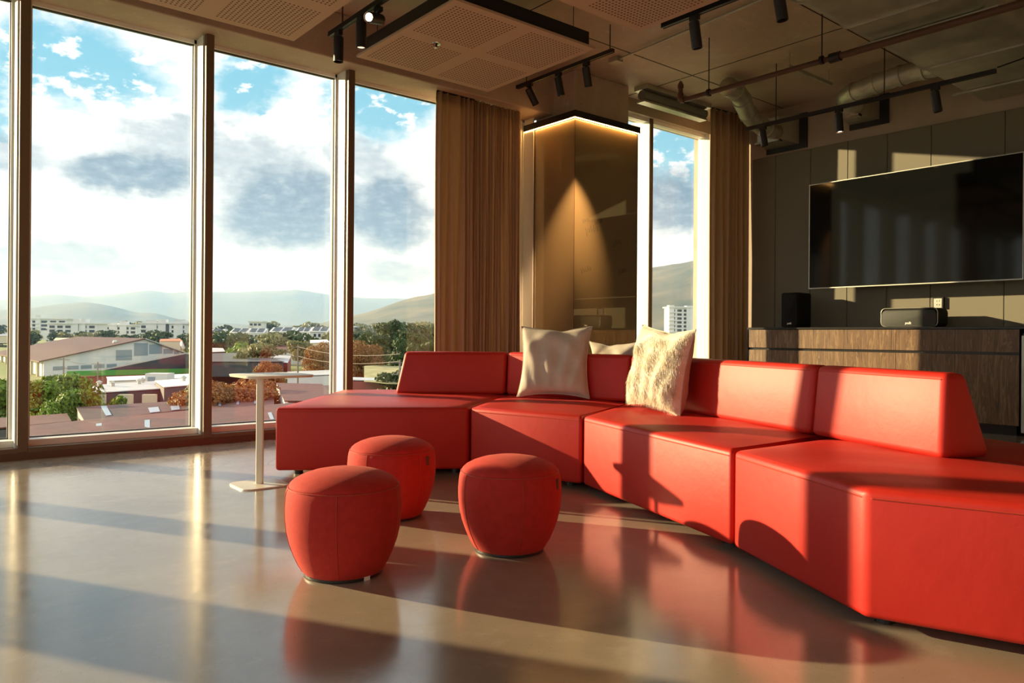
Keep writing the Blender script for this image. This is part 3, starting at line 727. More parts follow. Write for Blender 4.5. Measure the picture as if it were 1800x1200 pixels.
head(2.55, 4.52, ZR, (-.62, -.40, -.22), 'lit spotlight turned toward the room with a glowing orange-white lens', 'lens')
track(4.27, 1.9, 3.50, ZR, 'black light track along the edge of the ceiling panel over the sofa', (2.3, 3.4))
head(4.27, 3.22, ZR, (.16, -.05, -1), 'black spotlight hanging above the white hide cushion, before the pipe end')
head(4.30, 2.60, ZR, (.10, -.12, -1), 'large-looking black spotlight cut by the top of the picture')
track(7.07, 2.29, 4.66, ZR, 'long black light track in front of the screen wall', (3.2, 4.3))
head(7.07, 4.45, ZR, (.12, -.12, -1), 'black spotlight at the far end of the long track, beside the small air box', L=.16)
head(7.07, 3.63, ZR, (.05, -.05, -1), 'black spotlight with a warm lit lens in the middle of the long track', 'lens')
head(7.07, 2.76, ZR, (.12, -.12, -1), 'black spotlight at the near end of the long track, under the big duct')
t = tag(empty('power_cable', (0, 0, 0)), 'thin grey cable looping from the end of the long light track to the ceiling', 'cable')
q = [(7.07, 2.28, 3.14), (7.06, 2.1, 3.16), (7.05, 1.90, 3.24), (7.0, 1.86, 3.45), (6.95, 1.88, 3.6), (6.95, 1.90, 3.71)]
MB().tube(q, .006, 6).build('cord', M['speaker'], t)
t = tag(empty('junction_box', (5.70, 5.27, ZC)), 'small grey junction box with conduit on the concrete ceiling by the short track', 'junction box')
MB().box(-.05, .05, -.06, .06, -.05, -.001).bevel(.005, 1).build('box', M['duct'], t); MB().tube([(0, -.06, -.025), (-.1, -1.5, -.025), (-.25, -3.2, -.025)], .011, 8).build('conduit', M['duct'], t)
# spot that washes the corner of the column, from the short track
sl = bpy.data.lights.new('column_spot', 'SPOT'); so = bpy.data.objects.new('column_spot', sl); COL.objects.link(so)
so.location = (5.15, 5.09, 3.17); sl.energy = 420; sl.color = (1, .60, .28); sl.spot_size = R(31); sl.spot_blend = 1.0; sl.shadow_soft_size = .02
so.rotation_euler = (Vector((5.541, 5.691, 2.12)) - so.location).to_track_quat('-Z', 'Y').to_euler()

# sprinkler pipe
t = tag(empty('sprinkler_pipe', (5.98, 4.62, 3.20)), 'long brown sprinkler pipe with an upturned end under the concrete ceiling', 'pipe')
MB().tube([(0, 0, 0), (.02, -1.5, 0)], .023, 14).build('pipe_run', M['pipe'], t, True)
MB().tube([(.02, -1.5, 0), (0.02, -5.5, 0)], .028, 14).build('pipe_run', M['pipe'], t, True)
f = MB().tube([(0, 0, 0), (0, .035, .006), (0, .05, .03), (0, .05, .07)], [.03, .032, .032, .028], 14); f.build('elbow', M['pipe'], t, True)
MB().tube([(0, .05, .07), (0, .05, .12), (0, .05, .125), (0, .05, .155), (0, .05, .19)], [.022, .022, .029, .029, .012], 14).build('riser', M['pipe'], t, True)
MB().tube([(0, .05, .19), (0, .05, .215)], .006, 8).build('sprinkler_head', M['chrome'], t)
MB().tube([(.02, -1.46, 0), (.02, -1.55, 0)], .040, 14).build('coupling', M['black'], t, True)
for y, d in ((-.28, 0), (-1.4, 0), (-3.2, 0)):
    r_ = MB().tube([(.0, y, .03), (.0, y, ZC - 3.20)], .005, 8).build('hanger', M['black'], t); MB().tube([(.0, y - .012, 0), (.0, y + .012, 0)], .036, 12).build('clamp', M['black'], r_)

# air ducts
t = tag(empty('air_duct', (6.4, 2.46, 3.48)), 'wide flat galvanised air duct running to the screen wall', 'air duct')
def xz(x0, x1, w, h, r):
    b = MB(); p = rrect(w, h, r, 5); a = b.verts([(x0, y, z) for y, z in p]); c = b.verts([(x1, y, z) for y, z in p]); n = len(p); b.face(a); b.face(c[::-1])
    for i in range(n): b.face([a[i], c[i], c[(i + 1) % n], a[(i + 1) % n]])
    return b
for x0, x1 in ((-2.05, -1.40), (-1.38, -.72), (-.70, .66), (.68, 2.10)): xz(x0, x1, .92, .40, .10).build('duct_section', M['duct'], t, True, 30)
for x in (-1.39, -.71, .67): xz(x - .012, x + .012, .95, .43, .11).build('flange', M['duct'], t, True, 30)
for x in (-1.8, -.3, 1.6): MB().box(x - .015, x + .015, -.50, .50, -.225, -.205).build('support_strap', M['duct'], t)
def flex(name, pts, r, label, box_):
    t = tag(empty(name, pts[0]), label, 'air duct'); o0 = Vector(pts[0])
    P = [Vector(p) - o0 for p in pts]; Q = []
    for i in range(len(P) - 1):
        p0, p1, p2, p3 = P[max(i - 1, 0)], P[i], P[i + 1], P[min(i + 2, len(P) - 1)]
        for k in range(10):
            s = k / 10; Q.append(.5 * ((2 * p1) + (p2 - p0) * s + (2 * p0 - 5 * p1 + 4 * p2 - p3) * s * s + (3 * p1 - p0 - 3 * p2 + p3) * s ** 3))
    Q.append(P[-1]); MB().tube(Q, [r * (1.06 if k % 4 == 0 else 1) for k in range(len(Q))], 22).build('pipe', M['duct'], t, True, 180)
    for k in range(6, len(Q) - 4, 7): MB().tube([Q[k], Q[k + 1]], r * 1.12, 22).build('joint_band', M['duct'], t, True)
    y0, y1, z0, z1 = box_; f = MB()
    a = [(8.50 - o0.x, y - o0.y, z - o0.z) for y, z in ((y0, z0), (y1, z0), (y1, z1), (y0, z1))]
    c_ = [(8.22 - o0.x, y - o0.y, z - o0.z) for y, z in ((y0 + .10, z0 + .03), (y1 - .05, z0 + .03), (y1 - .05, z1 - .06), (y0 + .10, z1 - .06))]
    va, vc = f.verts(a), f.verts(c_); f.face(va); f.face(vc[::-1])
    for i in range(4): f.face([va[i], vc[i], vc[(i + 1) % 4], va[(i + 1) % 4]])
    f.build('hood', M['duct'], t)
    MB().box(8.50 - o0.x, XT - .001 - o0.x, y0 - .10 - o0.y, y1 - o0.y, z0 - .06 - o0.z, z1 - o0.z).build('wall_plate', M['black'], t)
    MB().box(8.18 - o0.x, 8.26 - o0.x, y0 + .08 - o0.y, y1 - .04 - o0.y, z0 - .0 - o0.z, z0 + .025 - o0.z).build('bracket', M['chrome'], t)
    return t
flex('flexible_duct', [(6.95, 4.80, 3.58), (7.25, 4.86, 3.57), (7.55, 4.95, 3.45), (7.85, 5.0, 3.38), (8.24, 5.02, 3.36)], .095, 'curved round spiral duct dropping to a wall box near the corner curtain', (4.86, 5.30, 3.24, 3.60))
flex('flexible_duct', [(7.75, 2.96, 3.50), (7.79, 3.25, 3.52), (7.80, 3.60, 3.50), (7.86, 3.92, 3.47), (8.05, 4.04, 3.46), (8.24, 4.03, 3.45)], .095, 'round spiral duct bending from the wide duct to a wall box over the screen', (3.90, 4.24, 3.33, 3.60))
t = tag(empty('steel_channel', (6.85, 4.04, 3.56)), 'thin slanting grey steel channel under the concrete slab', 'channel')
MB().box(0, .85, -.015, .015, 0, .03).build('bar', M['duct'], t)
MB().tube([(.03, 0, .03), (.03, 0, .16)], .004, 6).build('hanger', M['duct'], t)
MB().tube([(.80, 0, .03), (.80, 0, .16)], .004, 6).build('hanger', M['duct'], t)

# ---------------------------------------------------------------- the town and hills outside
def lerp_tab(tab, x):
    if x <= tab[0][0]: return tab[0][1]
    for (a, b), (c, d) in zip(tab, tab[1:]):
        if x <= c: return b + (d - b) * (x - a) / (c - a)
    return tab[-1][1]
GT = [(0, -14.5), (150, -14.5), (300, -13.5), (420, -10), (550, -6.5), (900, -4), (1500, -2), (2500, 3), (4000, 8), (12000, 20)]
def ground(r): return lerp_tab(GT, r)
from mathutils import noise as mn
def grid_mesh(fn, nu, nv):
    b = MB(); g_ = [[b.b.verts.new(fn(i / nu, j / nv)) for i in range(nu + 1)] for j in range(nv + 1)]
    for j in range(nv):
        for i in range(nu): b.face([g_[j][i], g_[j][i + 1], g_[j + 1][i + 1], g_[j + 1][i]])
    return b
def gfn(u, v):
    a = R(-10 + 130 * u); r = 14 * (12000 / 14) ** v; return (r * math.cos(a), r * math.sin(a), ground(r))
struct(grid_mesh(gfn, 60, 60).build('ground_outside', M['grass']))
def px_az(px): return math.degrees(TH) - math.degrees(math.atan((px - 900) / FPX))
def hill(name, tab, r0, r1, r2, mat, amp, sc, a0=-10, a1=120, nu=260):
    """tab: (px, py) of the crest; the slope rises from r0 to the crest at r1 and falls to r2"""
    T = sorted((px_az(px), (HOR - py - math.tan(ROLL) * (900 - px)) / math.hypot(FPX, px - 900)) for px, py in tab)
    def fn(u, v):
        a = a0 + (a1 - a0) * u; e = lerp_tab(T, a); ar = R(a); hgt = e * r1 + CAM_H
        if v < .65: t = v / .65; r = r0 + (r1 - r0) * t; k = t * t * (3 - 2 * t)
        else: t = (v - .65) / .35; r = r1 + (r2 - r1) * t; k = 1 - t
        x, y = r * math.cos(ar), r * math.sin(ar)
        n = mn.fractal(Vector((x * sc, y * sc, 3.1)), 1, 2, 6)
        return (x, y, ground(r) + (hgt - ground(r1)) * k + amp * n * min(1, 4 * k) * (1 - .75 * (abs(v - .65) < .03)))
    return struct(grid_mesh(fn, nu, 44).build(name, mat, None, True, 180))
M['farhill'] = material('forested hill', (.050, .080, .040), .95, var=(.12, .125, .060), vscale=.002)
M['nearhill'] = material('wooded slope', (.045, .070, .030), .95, var=(.17, .15, .075), vscale=.006)
hill('hills_1', [(-400, 530), (0, 528), (60, 521), (110, 518), (150, 522), (200, 518), (240, 513), (265, 511), (300, 516), (345, 512), (400, 514), (450, 512), (500, 511), (520, 509), (560, 516), (640, 524), (760, 528), (1000, 540), (2200, 540)], 6000, 9000, 11000, M['farhill'], 14, .0011)
hill('hills_2', [(-400, 545), (0, 546), (60, 541), (100, 535), (150, 530), (190, 537), (240, 550), (270, 549), (310, 560), (345, 566), (480, 572), (640, 575), (2200, 560)], 3200, 5200, 6500, M['farhill'], 9, .002)
hill('hills_3', [(-400, 590), (480, 584), (560, 572), (600, 562), (640, 552), (680, 538), (720, 527), (770, 517), (900, 500), (1050, 484), (1150, 474), (1230, 458), (1400, 440), (2200, 440)], 1300, 2600, 3600, M['nearhill'], 9, .006)

def haze():
    m = bpy.data.materials.new('valley haze'); m.use_nodes = True; g = NT(m.node_tree); g.n.clear()
    v = g.new('ShaderNodeVolumeScatter'); v.inputs['Color'].default_value = (.30, .52, 1, 1); v.inputs['Density'].default_value = .00016; v.inputs['Anisotropy'].default_value = .2
    o = g.new('ShaderNodeOutputMaterial'); g.l.new(v.outputs[0], o.inputs['Volume'])
    b = MB(); a = b.prism([(-9000, 240), (13000, 240), (13000, 13000), (-9000, 13000)], -60, 430)
    o = b.build('haze', m); o['kind'] = 'stuff'; return o
haze()

# trees -----------------------------------------------------------
def tree(name, loc, h, wd, leaf, label, group=None, n=2600, seed=1, flat=.6, ls=.35, trunk=.28, blobs=16, cat='tree'):
    rs = random.Random(seed); t = tag(empty(name, loc), label, cat, group)
    b = MB(); b.tube([(0, 0, -.5), (.02 * h, 0, h * trunk * .6), (0, .01 * h, h * trunk * 1.3)], [.035 * h, .026 * h, .014 * h], 7)
    bl = []
    for k in range(blobs):
        a = rs.uniform(0, 6.283); q = rs.uniform(0, .72) ** .6; z = h * (trunk + (1 - trunk) * rs.uniform(.15, .82)); s_ = 1 - .55 * max(0, (z / h - .6) / .4)
        c = Vector((math.cos(a) * q * wd / 2 * s_, math.sin(a) * q * wd / 2 * s_, z)); r_ = wd * rs.uniform(.14, .24); bl.append((c, r_))
        b.tube([(0, 0, h * trunk), tuple(c)], [.014 * h, .005 * h], 5)
    b.build('trunk', M['bark'], t)
    b = MB()
    for _ in range(n):
        c, r_ = rs.choice(bl); d = Vector((rs.gauss(0, 1), rs.gauss(0, 1), rs.gauss(0, 1))).normalized(); d.z = abs(d.z) if rs.random() < .35 else d.z
        p = c + Vector((d.x, d.y, d.z * flat)) * r_ * rs.uniform(.75, 1.06)
        nrm = (d + Vector((rs.gauss(0, .4), rs.gauss(0, .4), rs.gauss(0, .4)))).normalized(); u = nrm.orthogonal().normalized(); v = nrm.cross(u); s_ = ls * rs.uniform(.6, 1.3)
        b.face(b.verts([p - u * s_, p - v * s_ * .7, p + u * s_, p + v * s_ * .7]))
    b.build('crown', M[leaf], t); return t
def fz(px, py, D): return far(px, py, D)
def plant(proto, px, ytop, D, h0, label=None, group=None, rz=0, sx=1):
    """copy of a tree whose top shows at (px, ytop), D metres off"""
    top = far(px, ytop, D); r = math.hypot(top.x, top.y); zg = ground(r); s_ = max(.3, (top.z - zg) / h0)
    o = copy_tree(proto) if proto.get('used') else proto; proto['used'] = 1
    o.location = (top.x, top.y, zg); o.scale = (s_ * sx, s_ * sx, s_); o.rotation_euler = (0, 0, rz)
    if label: o['label'] = label
    if group: o['group'] = group
    elif 'group' in o: del o['group']
    if 'used' in o and o is not proto: del o['used']
    return o
big = tree('green_tree', (0, 0, 0), 10, 11, 'leafg', '', n=9000, seed=4, ls=.26, trunk=.12, blobs=30, flat=.75)
plant(big, 108, 656, 105, 10, 'large bright green tree filling the middle pane beside the warehouse, tallest of the near trees', None, 0, .95)
o = plant(big, 72, 668, 95, 10, 'bright green tree right against the brown mullion, before the white warehouse', None, 2, .8)
plant(big, 8, 664, 100, 10, 'bright green tree seen in the narrow pane at the picture edge', None, 4, 1)
plant(big, 128, 684, 88, 10, 'dark shaded green tree beside the rusty gable end', None, 1, .7)
shr = tree('lime_green_tree', (0, 0, 0), 6, 6.5, 'leafg', '', n=2600, seed=14, ls=.26, trunk=.15, blobs=12)
plant(shr, 198, 692, 92, 6, 'small lime green tree in front of the dark blue-grey wall', None, 0, .55)
plant(shr, 315, 680, 90, 6, 'small leafy tree at the frame side of the middle pane behind the rusty roofs', None, 0, .6)
rust = tree('reflection_tinted_tree', (0, 0, 0), 9, 10, 'leaf_reflect', '', n=11000, seed=6, ls=.17, trunk=.2, blobs=20)  # crown takes the colour of the red reflection in the glass
plant(rust, 425, 664, 95, 9, 'reflection-tinted tree behind the side table post', None, 0, 1.2)
plant(rust, 376, 668, 90, 9, 'reflection-tinted tree against the second mullion', None, 2, 1.0)
plant(rust, 568, 600, 170, 9, 'tall reflection-tinted tree left of the third mullion', None, 1, .62)
plant(rust, 640, 597, 160, 9, 'tall reflection-tinted tree right of the third mullion', None, 3, .6)
plant(rust, 470, 633, 150, 9, 'round reflection-tinted tree beyond the side table top', None, 4, .6)
dk = tree('dark_green_tree', (0, 0, 0), 12, 12, 'leafd', '', n=5200, seed=8, ls=.36, trunk=.15, blobs=24)
plant(dk, 690, 556, 300, 12, 'tall dark tree on the slope below the wooded hill, before the pleated reflection', None, 0, .8)
plant(dk, 655, 578, 250, 12, 'broad dark green tree on the slope right of the third mullion', None, 2, .9)
plant(dk, 720, 575, 230, 12, 'dark green tree on the slope next to the curtain', None, 3, .8)
plant(dk, 750, 590, 180, 12, 'dark green tree half behind the curtain edge', None, 5, .8)
plant(dk, 700, 640, 120, 12, 'low dark bush row at the sunlit bank by the chaise backrest', None, 5, .8)
pal = tree('umbrella_tree', (0, 0, 0), 9, 13, 'leafy', '', n=3200, seed=10, ls=.32, trunk=.42, blobs=22, flat=.35)
plant(pal, 462, 601, 230, 9, 'pale umbrella-shaped tree with a bare trunk in the middle distance', None, 0, .9)
plant(pal, 478, 585, 300, 9, 'pale feathery tree behind the umbrella-shaped tree', None, 1, .8)
plant(pal, 525, 596, 260, 9, 'pale olive tree before the white town houses', None, 2, .6)
plant(shr, 430, 598, 270, 6, 'small yellow-green tree below the town houses', None, 2, .9)
plant(dk, 425, 613, 220, 12, 'dark clipped tree beside the long dark roof', None, 2, .5)
rs = random.Random(21)
spots = []; taken = []
def scatter(n, x0, x1, y0, y1, d0, d1, gap):
    for _ in range(n * 12):
        if n <= 0: return
        q = (rs.uniform(x0, x1), rs.uniform(y0, y1), rs.uniform(d0, d1)); p = far(*q)
        if all((p - o).xy.length > gap for o in taken): taken.append(p); spots.append(q); n -= 1
scatter(26, -30, 330, 580, 592, 430, 490, 13); scatter(30, 345, 600, 577, 596, 430, 560, 13)
scatter(15, 350, 585, 582, 591, 335, 362, 12); scatter(14, 600, 780, 562, 588, 330, 560, 14); scatter(26, -20, 780, 564, 573, 650, 800, 18)
sm = tree('distant_tree', (0, 0, 0), 10, 13, 'leafd', '', n=900, seed=30, ls=.8, trunk=.12, blobs=14)
sm2 = tree('distant_tree', (0, 0, 0), 10, 13, 'leafy', '', n=900, seed=31, ls=.8, trunk=.2, blobs=14)
for i, (a, b_, c_) in enumerate(spots):
    plant(sm if i % 3 else sm2, a, b_, c_, 10, 'dark distant tree in the belt around the white apartment blocks' if i % 3 else 'pale olive distant tree in the belt around the white apartment blocks',
          'dark trees of the distant belt' if i % 3 else 'pale trees of the distant belt', i, 1.1)
# woodland far off, too many to count
rs = random.Random(5); b = bmesh.new(); bmesh.ops.create_icosphere(b, subdivisions=2, radius=1)
sv = [v.co.copy() for v in b.verts]; sf = [[v.index for v in f.verts] for f in b.faces]; b.free(); V_, F_ = [], []
for i in range(1500):
    a = R(rs.uniform(20, 100)); r = rs.uniform(820, 3000); s_ = rs.uniform(5, 11); h = rs.uniform(5, 11); k = len(V_)
    V_ += [(r * math.cos(a) + (v.x + rs.uniform(-.14, .14)) * s_, r * math.sin(a) + (v.y + rs.uniform(-.14, .14)) * s_, ground(r) + (v.z + rs.uniform(-.14, .14)) * h) for v in sv]
    F_ += [[q + k for q in f] for f in sf]
me = bpy.data.meshes.new('woods'); me.from_pydata(V_, [], F_); me.materials.append(M['leafd']); o = bpy.data.objects.new('woods', me); COL.objects.link(o); o['kind'] = 'stuff'

# buildings ---------------------------------------------------------
def place(name, pxc, D, ang, label, cat='building', group=None):
    c = far(pxc, HOR, D); t = tag(empty(name, (c.x, c.y, 0), math.atan2(RT.y, RT.x) + R(ang)), label, cat, group)
    return t
def zof(px, py, D): return far(px, py, D).z
def win_row(t, p, w_, y, zs, n, x0, x1, hh, mat='bwin', fill=.6):
    for z in zs:
        st = (x1 - x0) / n
        for k in range(n): MB().box(x0 + st * (k + .5 - fill / 2), x0 + st * (k + .5 + fill / 2), y - .12, y, z, z + hh).build('window', M[mat], t)
def apartments(px0, px1, ytop, D, label, nfl=4, ncol=4, towers=(), depth=12, ang=0, stair=None):
    t = place('apartment_block', (px0 + px1) / 2, D, ang, label, 'building'); w_ = (px1 - px0) / FPX * D; zt_ = zof((px0 + px1) / 2, ytop, D); zb = ground(D) - 1; f = (zt_ - zb - 1.2) / nfl
    MB().box(-w_ / 2, w_ / 2, 0, depth, zb, zt_ - .4).build('wall', M['bwhite'], t)
    MB().box(-w_ / 2 - 1, w_ / 2 + 1, -1, depth + 1, zt_ - .4, zt_ + .5).build('roof', M['bwhite'], t)
    for i in range(nfl):
        z = zt_ - 1.0 - (i + 1) * 2.9 + .6
        st = w_ / ncol
        for k in range(ncol):
            if stair is not None and k == stair: continue
            MB().box(-w_ / 2 + st * (k + .14), -w_ / 2 + st * (k + .80), -.15, .02, z, z + 1.7).build('window', M['bwin'], t)
        for x0, x1 in ((-w_ / 2 - .8, -w_ / 2 + st * .9),): MB().box(x0, x1, -1.3, -.16, z - .9, z - .1).build('balcony', M['bwhite'], t)
    if stair is not None: st = w_ / ncol; MB().box(-w_ / 2 + st * (stair + .2), -w_ / 2 + st * (stair + .8), -.3, .02, zb, zt_ + .2).build('stair_glazing', M['bwin'], t)
    for x, ww, hh in towers: MB().box(x * w_ - ww / 2, x * w_ + ww / 2, -.6, 4, zb, zt_ + hh).build('tower', M['bwhite'], t)
    return t
apartments(82, 172, 568, 520, 'white four-storey apartment block with two slim stair towers, behind the brown warehouse roof', 4, 6, ((.08, 3.6, 3.2), (.24, 3, 3.0)), stair=3, ang=-6)
apartments(56, 116, 560, 600, 'white block with a terrace roof farther behind, just right of the first mullion', 3, 4, ((-.30, 4, 2.8),), ang=4)
apartments(182, 240, 571, 560, 'low white apartment block between the two larger ones', 3, 5, ((.10, 5, 2.8), (-.2, 6, 1.6)), ang=0)
apartments(247, 326, 568, 500, 'white four-storey apartment block left of the lattice mast', 4, 6, ((-.02, 5, 2.6), (.34, 6, 2.6), (-.25, 7, 2.2)), stair=3, ang=2)
apartments(438, 460, 565, 620, 'small white flat-roofed block among far trees above the town houses', 1, 3)
apartments(1176, 1236, 540, 560, 'white multi-storey block seen through the narrow window right of the column', 6, 5, ((-.45, 4, 1.5), (.1, 5, 1.2)), ang=8)
apartments(606, 622, 574, 420, 'small white flat-roofed house right of the third mullion', 2, 2)
def townhouse(px0, px1, ytop, D, label):
    t = place('town_house', (px0 + px1) / 2, D, random.uniform(-8, 8), label, 'house'); w_ = (px1 - px0) / FPX * D; zt_ = zof((px0 + px1) / 2, ytop, D); zb = ground(D) - 1; e = zt_ - 2.6
    MB().box(-w_ / 2, w_ / 2, 0, 9, zb, e).build('wall', M['bwhite'], t)
    b = MB(); 
    v = b.verts([(-w_ / 2 - .4, -.5, e), (w_ / 2 + .4, -.5, e), (w_ / 2 + .4, 5, zt_ - .4), (-w_ / 2 - .4, 5, zt_ - .4), (-w_ / 2 - .4, -.5, e + .3), (w_ / 2 + .4, -.5, e + .3), (w_ / 2 + .4, 5, zt_), (-w_ / 2 - .4, 5, zt_)])
    for f in ((3, 2, 1, 0), (4, 5, 6, 7), (0, 1, 5, 4), (1, 2, 6, 5), (2, 3, 7, 6), (3, 0, 4, 7)): b.face([v[i] for i in f])
    b.build('roof', M['bwhite'], t)
    MB().box(-w_ / 2 + .2, w_ / 2 - .2, 5, 9, e, zt_).build('upper_wall', M['bwhite'], t)
    for x0, x1 in ((-w_ * .42, -w_ * .04), (w_ * .06, w_ * .44)):
        b = MB(); v = b.verts([(x0, .1, e + .75), (x1, .1, e + .75), (x1, 4.4, zt_ - .05), (x0, 4.4, zt_ - .05), (x0, .1, e + .85), (x1, .1, e + .85), (x1, 4.4, zt_ + .05), (x0, 4.4, zt_ + .05)])
        for f in ((3, 2, 1, 0), (4, 5, 6, 7), (0, 1, 5, 4), (1, 2, 6, 5), (2, 3, 7, 6), (3, 0, 4, 7)): b.face([v[i] for i in f])
        b.build('solar_panel', M['bwin'], t)
    for x in (-.32, -.05, .25):
        for z in (e - 2.4, e - 5.2): MB().box(x * w_, x * w_ + w_ * .14, -.1, .01, z, z + 1.5).build('window', M['bwin'], t)
    return t
townhouse(347, 389, 578, 400, 'white town house with dark sloping roof panels beside the second mullion')
townhouse(404, 434, 577, 410, 'white town house with two dark roof panels, first in the row above the table')
townhouse(436, 464, 577, 410, 'white town house with dark roof panels, second in the row above the table')
townhouse(474, 512, 575, 400, 'white town house behind the pale feathery tree')
townhouse(521, 544, 575, 380, 'white town house nearer the third mullion, shorter of the last pair')
townhouse(546, 576, 574, 370, 'white town house nearest the third mullion')

def quad(mt, name, t, pts, th=.12):
    """a sheet of roof with real thickness; pts in world space"""
    b = MB(); o = Vector(t.location); P = [Vector(p) - o for p in pts]; n = (P[1] - P[0]).cross(P[2] - P[0]).normalized()
    if n.z < 0: n = -n
    a = b.verts(P); c = b.verts([p + n * th for p in P]); b.face(a[::-1]); b.face(c)
    for i in range(len(P)): b.face([a[i], a[(i + 1) % len(P)], c[(i + 1) % len(P)], c[i]])
    return b.build(name, M[mt], t)
def solid(mt, name, t, pts, z0):
    b = MB(); o = Vector(t.location); P = [Vector(p) - o for p in pts]; a = b.verts([(p.x, p.y, z0 - o.z) for p in P]); c = b.verts(P); b.face(a[::-1]); b.face(c)
    for i in range(len(P)): b.face([a[i], a[(i + 1) % len(P)], c[(i + 1) % len(P)], c[i]])
    return b.build(name, M[mt], t)
# the warehouse with its long brown roof
GL, GR = far(77, 634, 243), far(335, 624, 312); PK = GL.lerp(GR, .63); PK.z = zof(240, 597, 275); GR.z = GL.z
bk = (far(0, 621, 318) - GL); bk.z = 0; bk = bk.normalized() * 115
nrm = (GR - GL); nrm.z = 0; nrm.normalize()
t = tag(empty('warehouse', (GL.x, GL.y, 0)), 'large white warehouse with a long brown roof and grey glazed gable', 'building')
zg = ground(260) - 1
def gable(t, a, b_, pk, back, z0, mt):
    o = Vector(t.location); b = MB(); f = [Vector((a.x, a.y, z0)), Vector((b_.x, b_.y, z0)), b_, pk, a]; g1 = b.verts([p - o for p in f]); g2 = b.verts([p + back - o for p in f])
    b.face(g1); b.face(g2[::-1])
    for i in range(5): b.face([g1[i], g2[i], g2[(i + 1) % 5], g1[(i + 1) % 5]])
    return b.build('wall', M[mt], t)
gable(t, GL, GR, PK, bk, zg, 'bwhite')
ov = -bk.normalized() * 1.2
quad('rustbrown', 'roof', t, [GL + ov - nrm * 2.0 + Vector((0, 0, -.35)), PK + ov + Vector((0, 0, .15)), PK + bk + Vector((0, 0, .15)), GL + bk - nrm * 2.0 + Vector((0, 0, -.35))], .35)
quad('zinc', 'roof', t, [GR + ov + nrm * 2.0 + Vector((0, 0, -.35)), PK + ov + Vector((0, 0, .15)), PK + bk + Vector((0, 0, .15)), GR + bk + nrm * 2.0 + Vector((0, 0, -.35))], .35)
def on_gable(name, mt, u0, u1, z0, z1, dv=.12):
    a, b_ = GL.lerp(GR, u0), GL.lerp(GR, u1); o = Vector(t.location); ou = -bk.normalized() * dv; b = MB()
    v = b.verts([Vector((p.x, p.y, z)) + q - o for p, z in ((a, z0), (b_, z0), (b_, z1), (a, z1)) for q in (ou,)] + [Vector((p.x, p.y, z)) - o for p, z in ((a, z0), (b_, z0), (b_, z1), (a, z1))])
    for f in ((0, 1, 2, 3), (7, 6, 5, 4), (0, 4, 5, 1), (1, 5, 6, 2), (2, 6, 7, 3), (3, 7, 4, 0)): b.face([v[i] for i in f])
    return b.build(name, M[mt], t)
zl = GL.z; zp = PK.z; dz = zp - zl
for u0, u1, a_, b_ in ((.43, .54, -.12, .44), (.555, .655, .10, .80), (.665, .765, .18, .72), (.775, .85, .16, .44), (.86, .90, .12, .30)): on_gable('window', 'bshut', u0, u1, zl + a_ * dz, zl + b_ * dz)
for u in (.05, .13, .21, .29, .37): on_gable('window', 'bshut', u, u + .065, zl - 3.2, zl - 2.0)
for k in range(9):
    p = GL + bk * (.04 + .1 * k); MB().box(-.4, .4, -.4, .4, zg, GL.z - .6, Matrix.Translation(p - nrm * 1.2 - Vector(t.location) - Vector((0, 0, p.z)))).build('post', M['bcream'], t)
p = PK.lerp(GL + bk * .35, .25); b = MB(); bmesh.ops.create_uvsphere(b.b, u_segments=12, v_segments=8, radius=.9, matrix=Matrix.Translation(p + bk * .0 + Vector((0, 0, .6)) - Vector(t.location))); b.build('roof_vent', M['duct'], t, True)
# dark gabled hall with its green fascia in front of it
a, b_ = far(168, 655, 200), far(452, 652, 232); pk = a.lerp(b_, .52); a.z = b_.z = zof(200, 652, 205); pk.z = zof(315, 622, 215)
t = tag(empty('dark_hall', (a.x, a.y, 0)), 'low dark hall with shallow gable and bright green band along its eave', 'building')
bk2 = (far(315, 600, 240) - far(315, 600, 215)); bk2.z = 0; gable(t, a, b_, pk, bk2 * .5, ground(200) - 1, 'bdark')
ou = -bk2.normalized() * .8; o_ = Vector(t.location)
L_, R_ = far(118, 652, 196), far(452, 645, 228)
for (p0, p1, z0, z1, mt, nm) in ((L_, R_, -10.6, -9.2, 'bgreen', 'fascia'),):
    b = MB(); q0, q1 = Vector((p0.x, p0.y, 0)) + ou - o_, Vector((p1.x, p1.y, 0)) + ou - o_; k = bk2.normalized() * .5
    v = b.verts([q0 + Vector((0, 0, z0)), q1 + Vector((0, 0, z0)), q1 + Vector((0, 0, z1)), q0 + Vector((0, 0, z1)), q0 + k + Vector((0, 0, z0)), q1 + k + Vector((0, 0, z0)), q1 + k + Vector((0, 0, z1)), q0 + k + Vector((0, 0, z1))])
    for f in ((0, 1, 2, 3), (7, 6, 5, 4), (0, 4, 5, 1), (1, 5, 6, 2), (2, 6, 7, 3), (3, 7, 4, 0)): b.face([v[i] for i in f])
    b.build(nm, M[mt], t)
solid('bred', 'lower_wall', t, [L_ + ou * .5 + Vector((0, 0, -10.7 - L_.z)), R_ + ou * .5 + Vector((0, 0, -10.7 - R_.z)), R_ + bk2 * .3 + Vector((0, 0, -10.7 - R_.z)), L_ + bk2 * .3 + Vector((0, 0, -10.7 - L_.z))], ground(200) - 1)

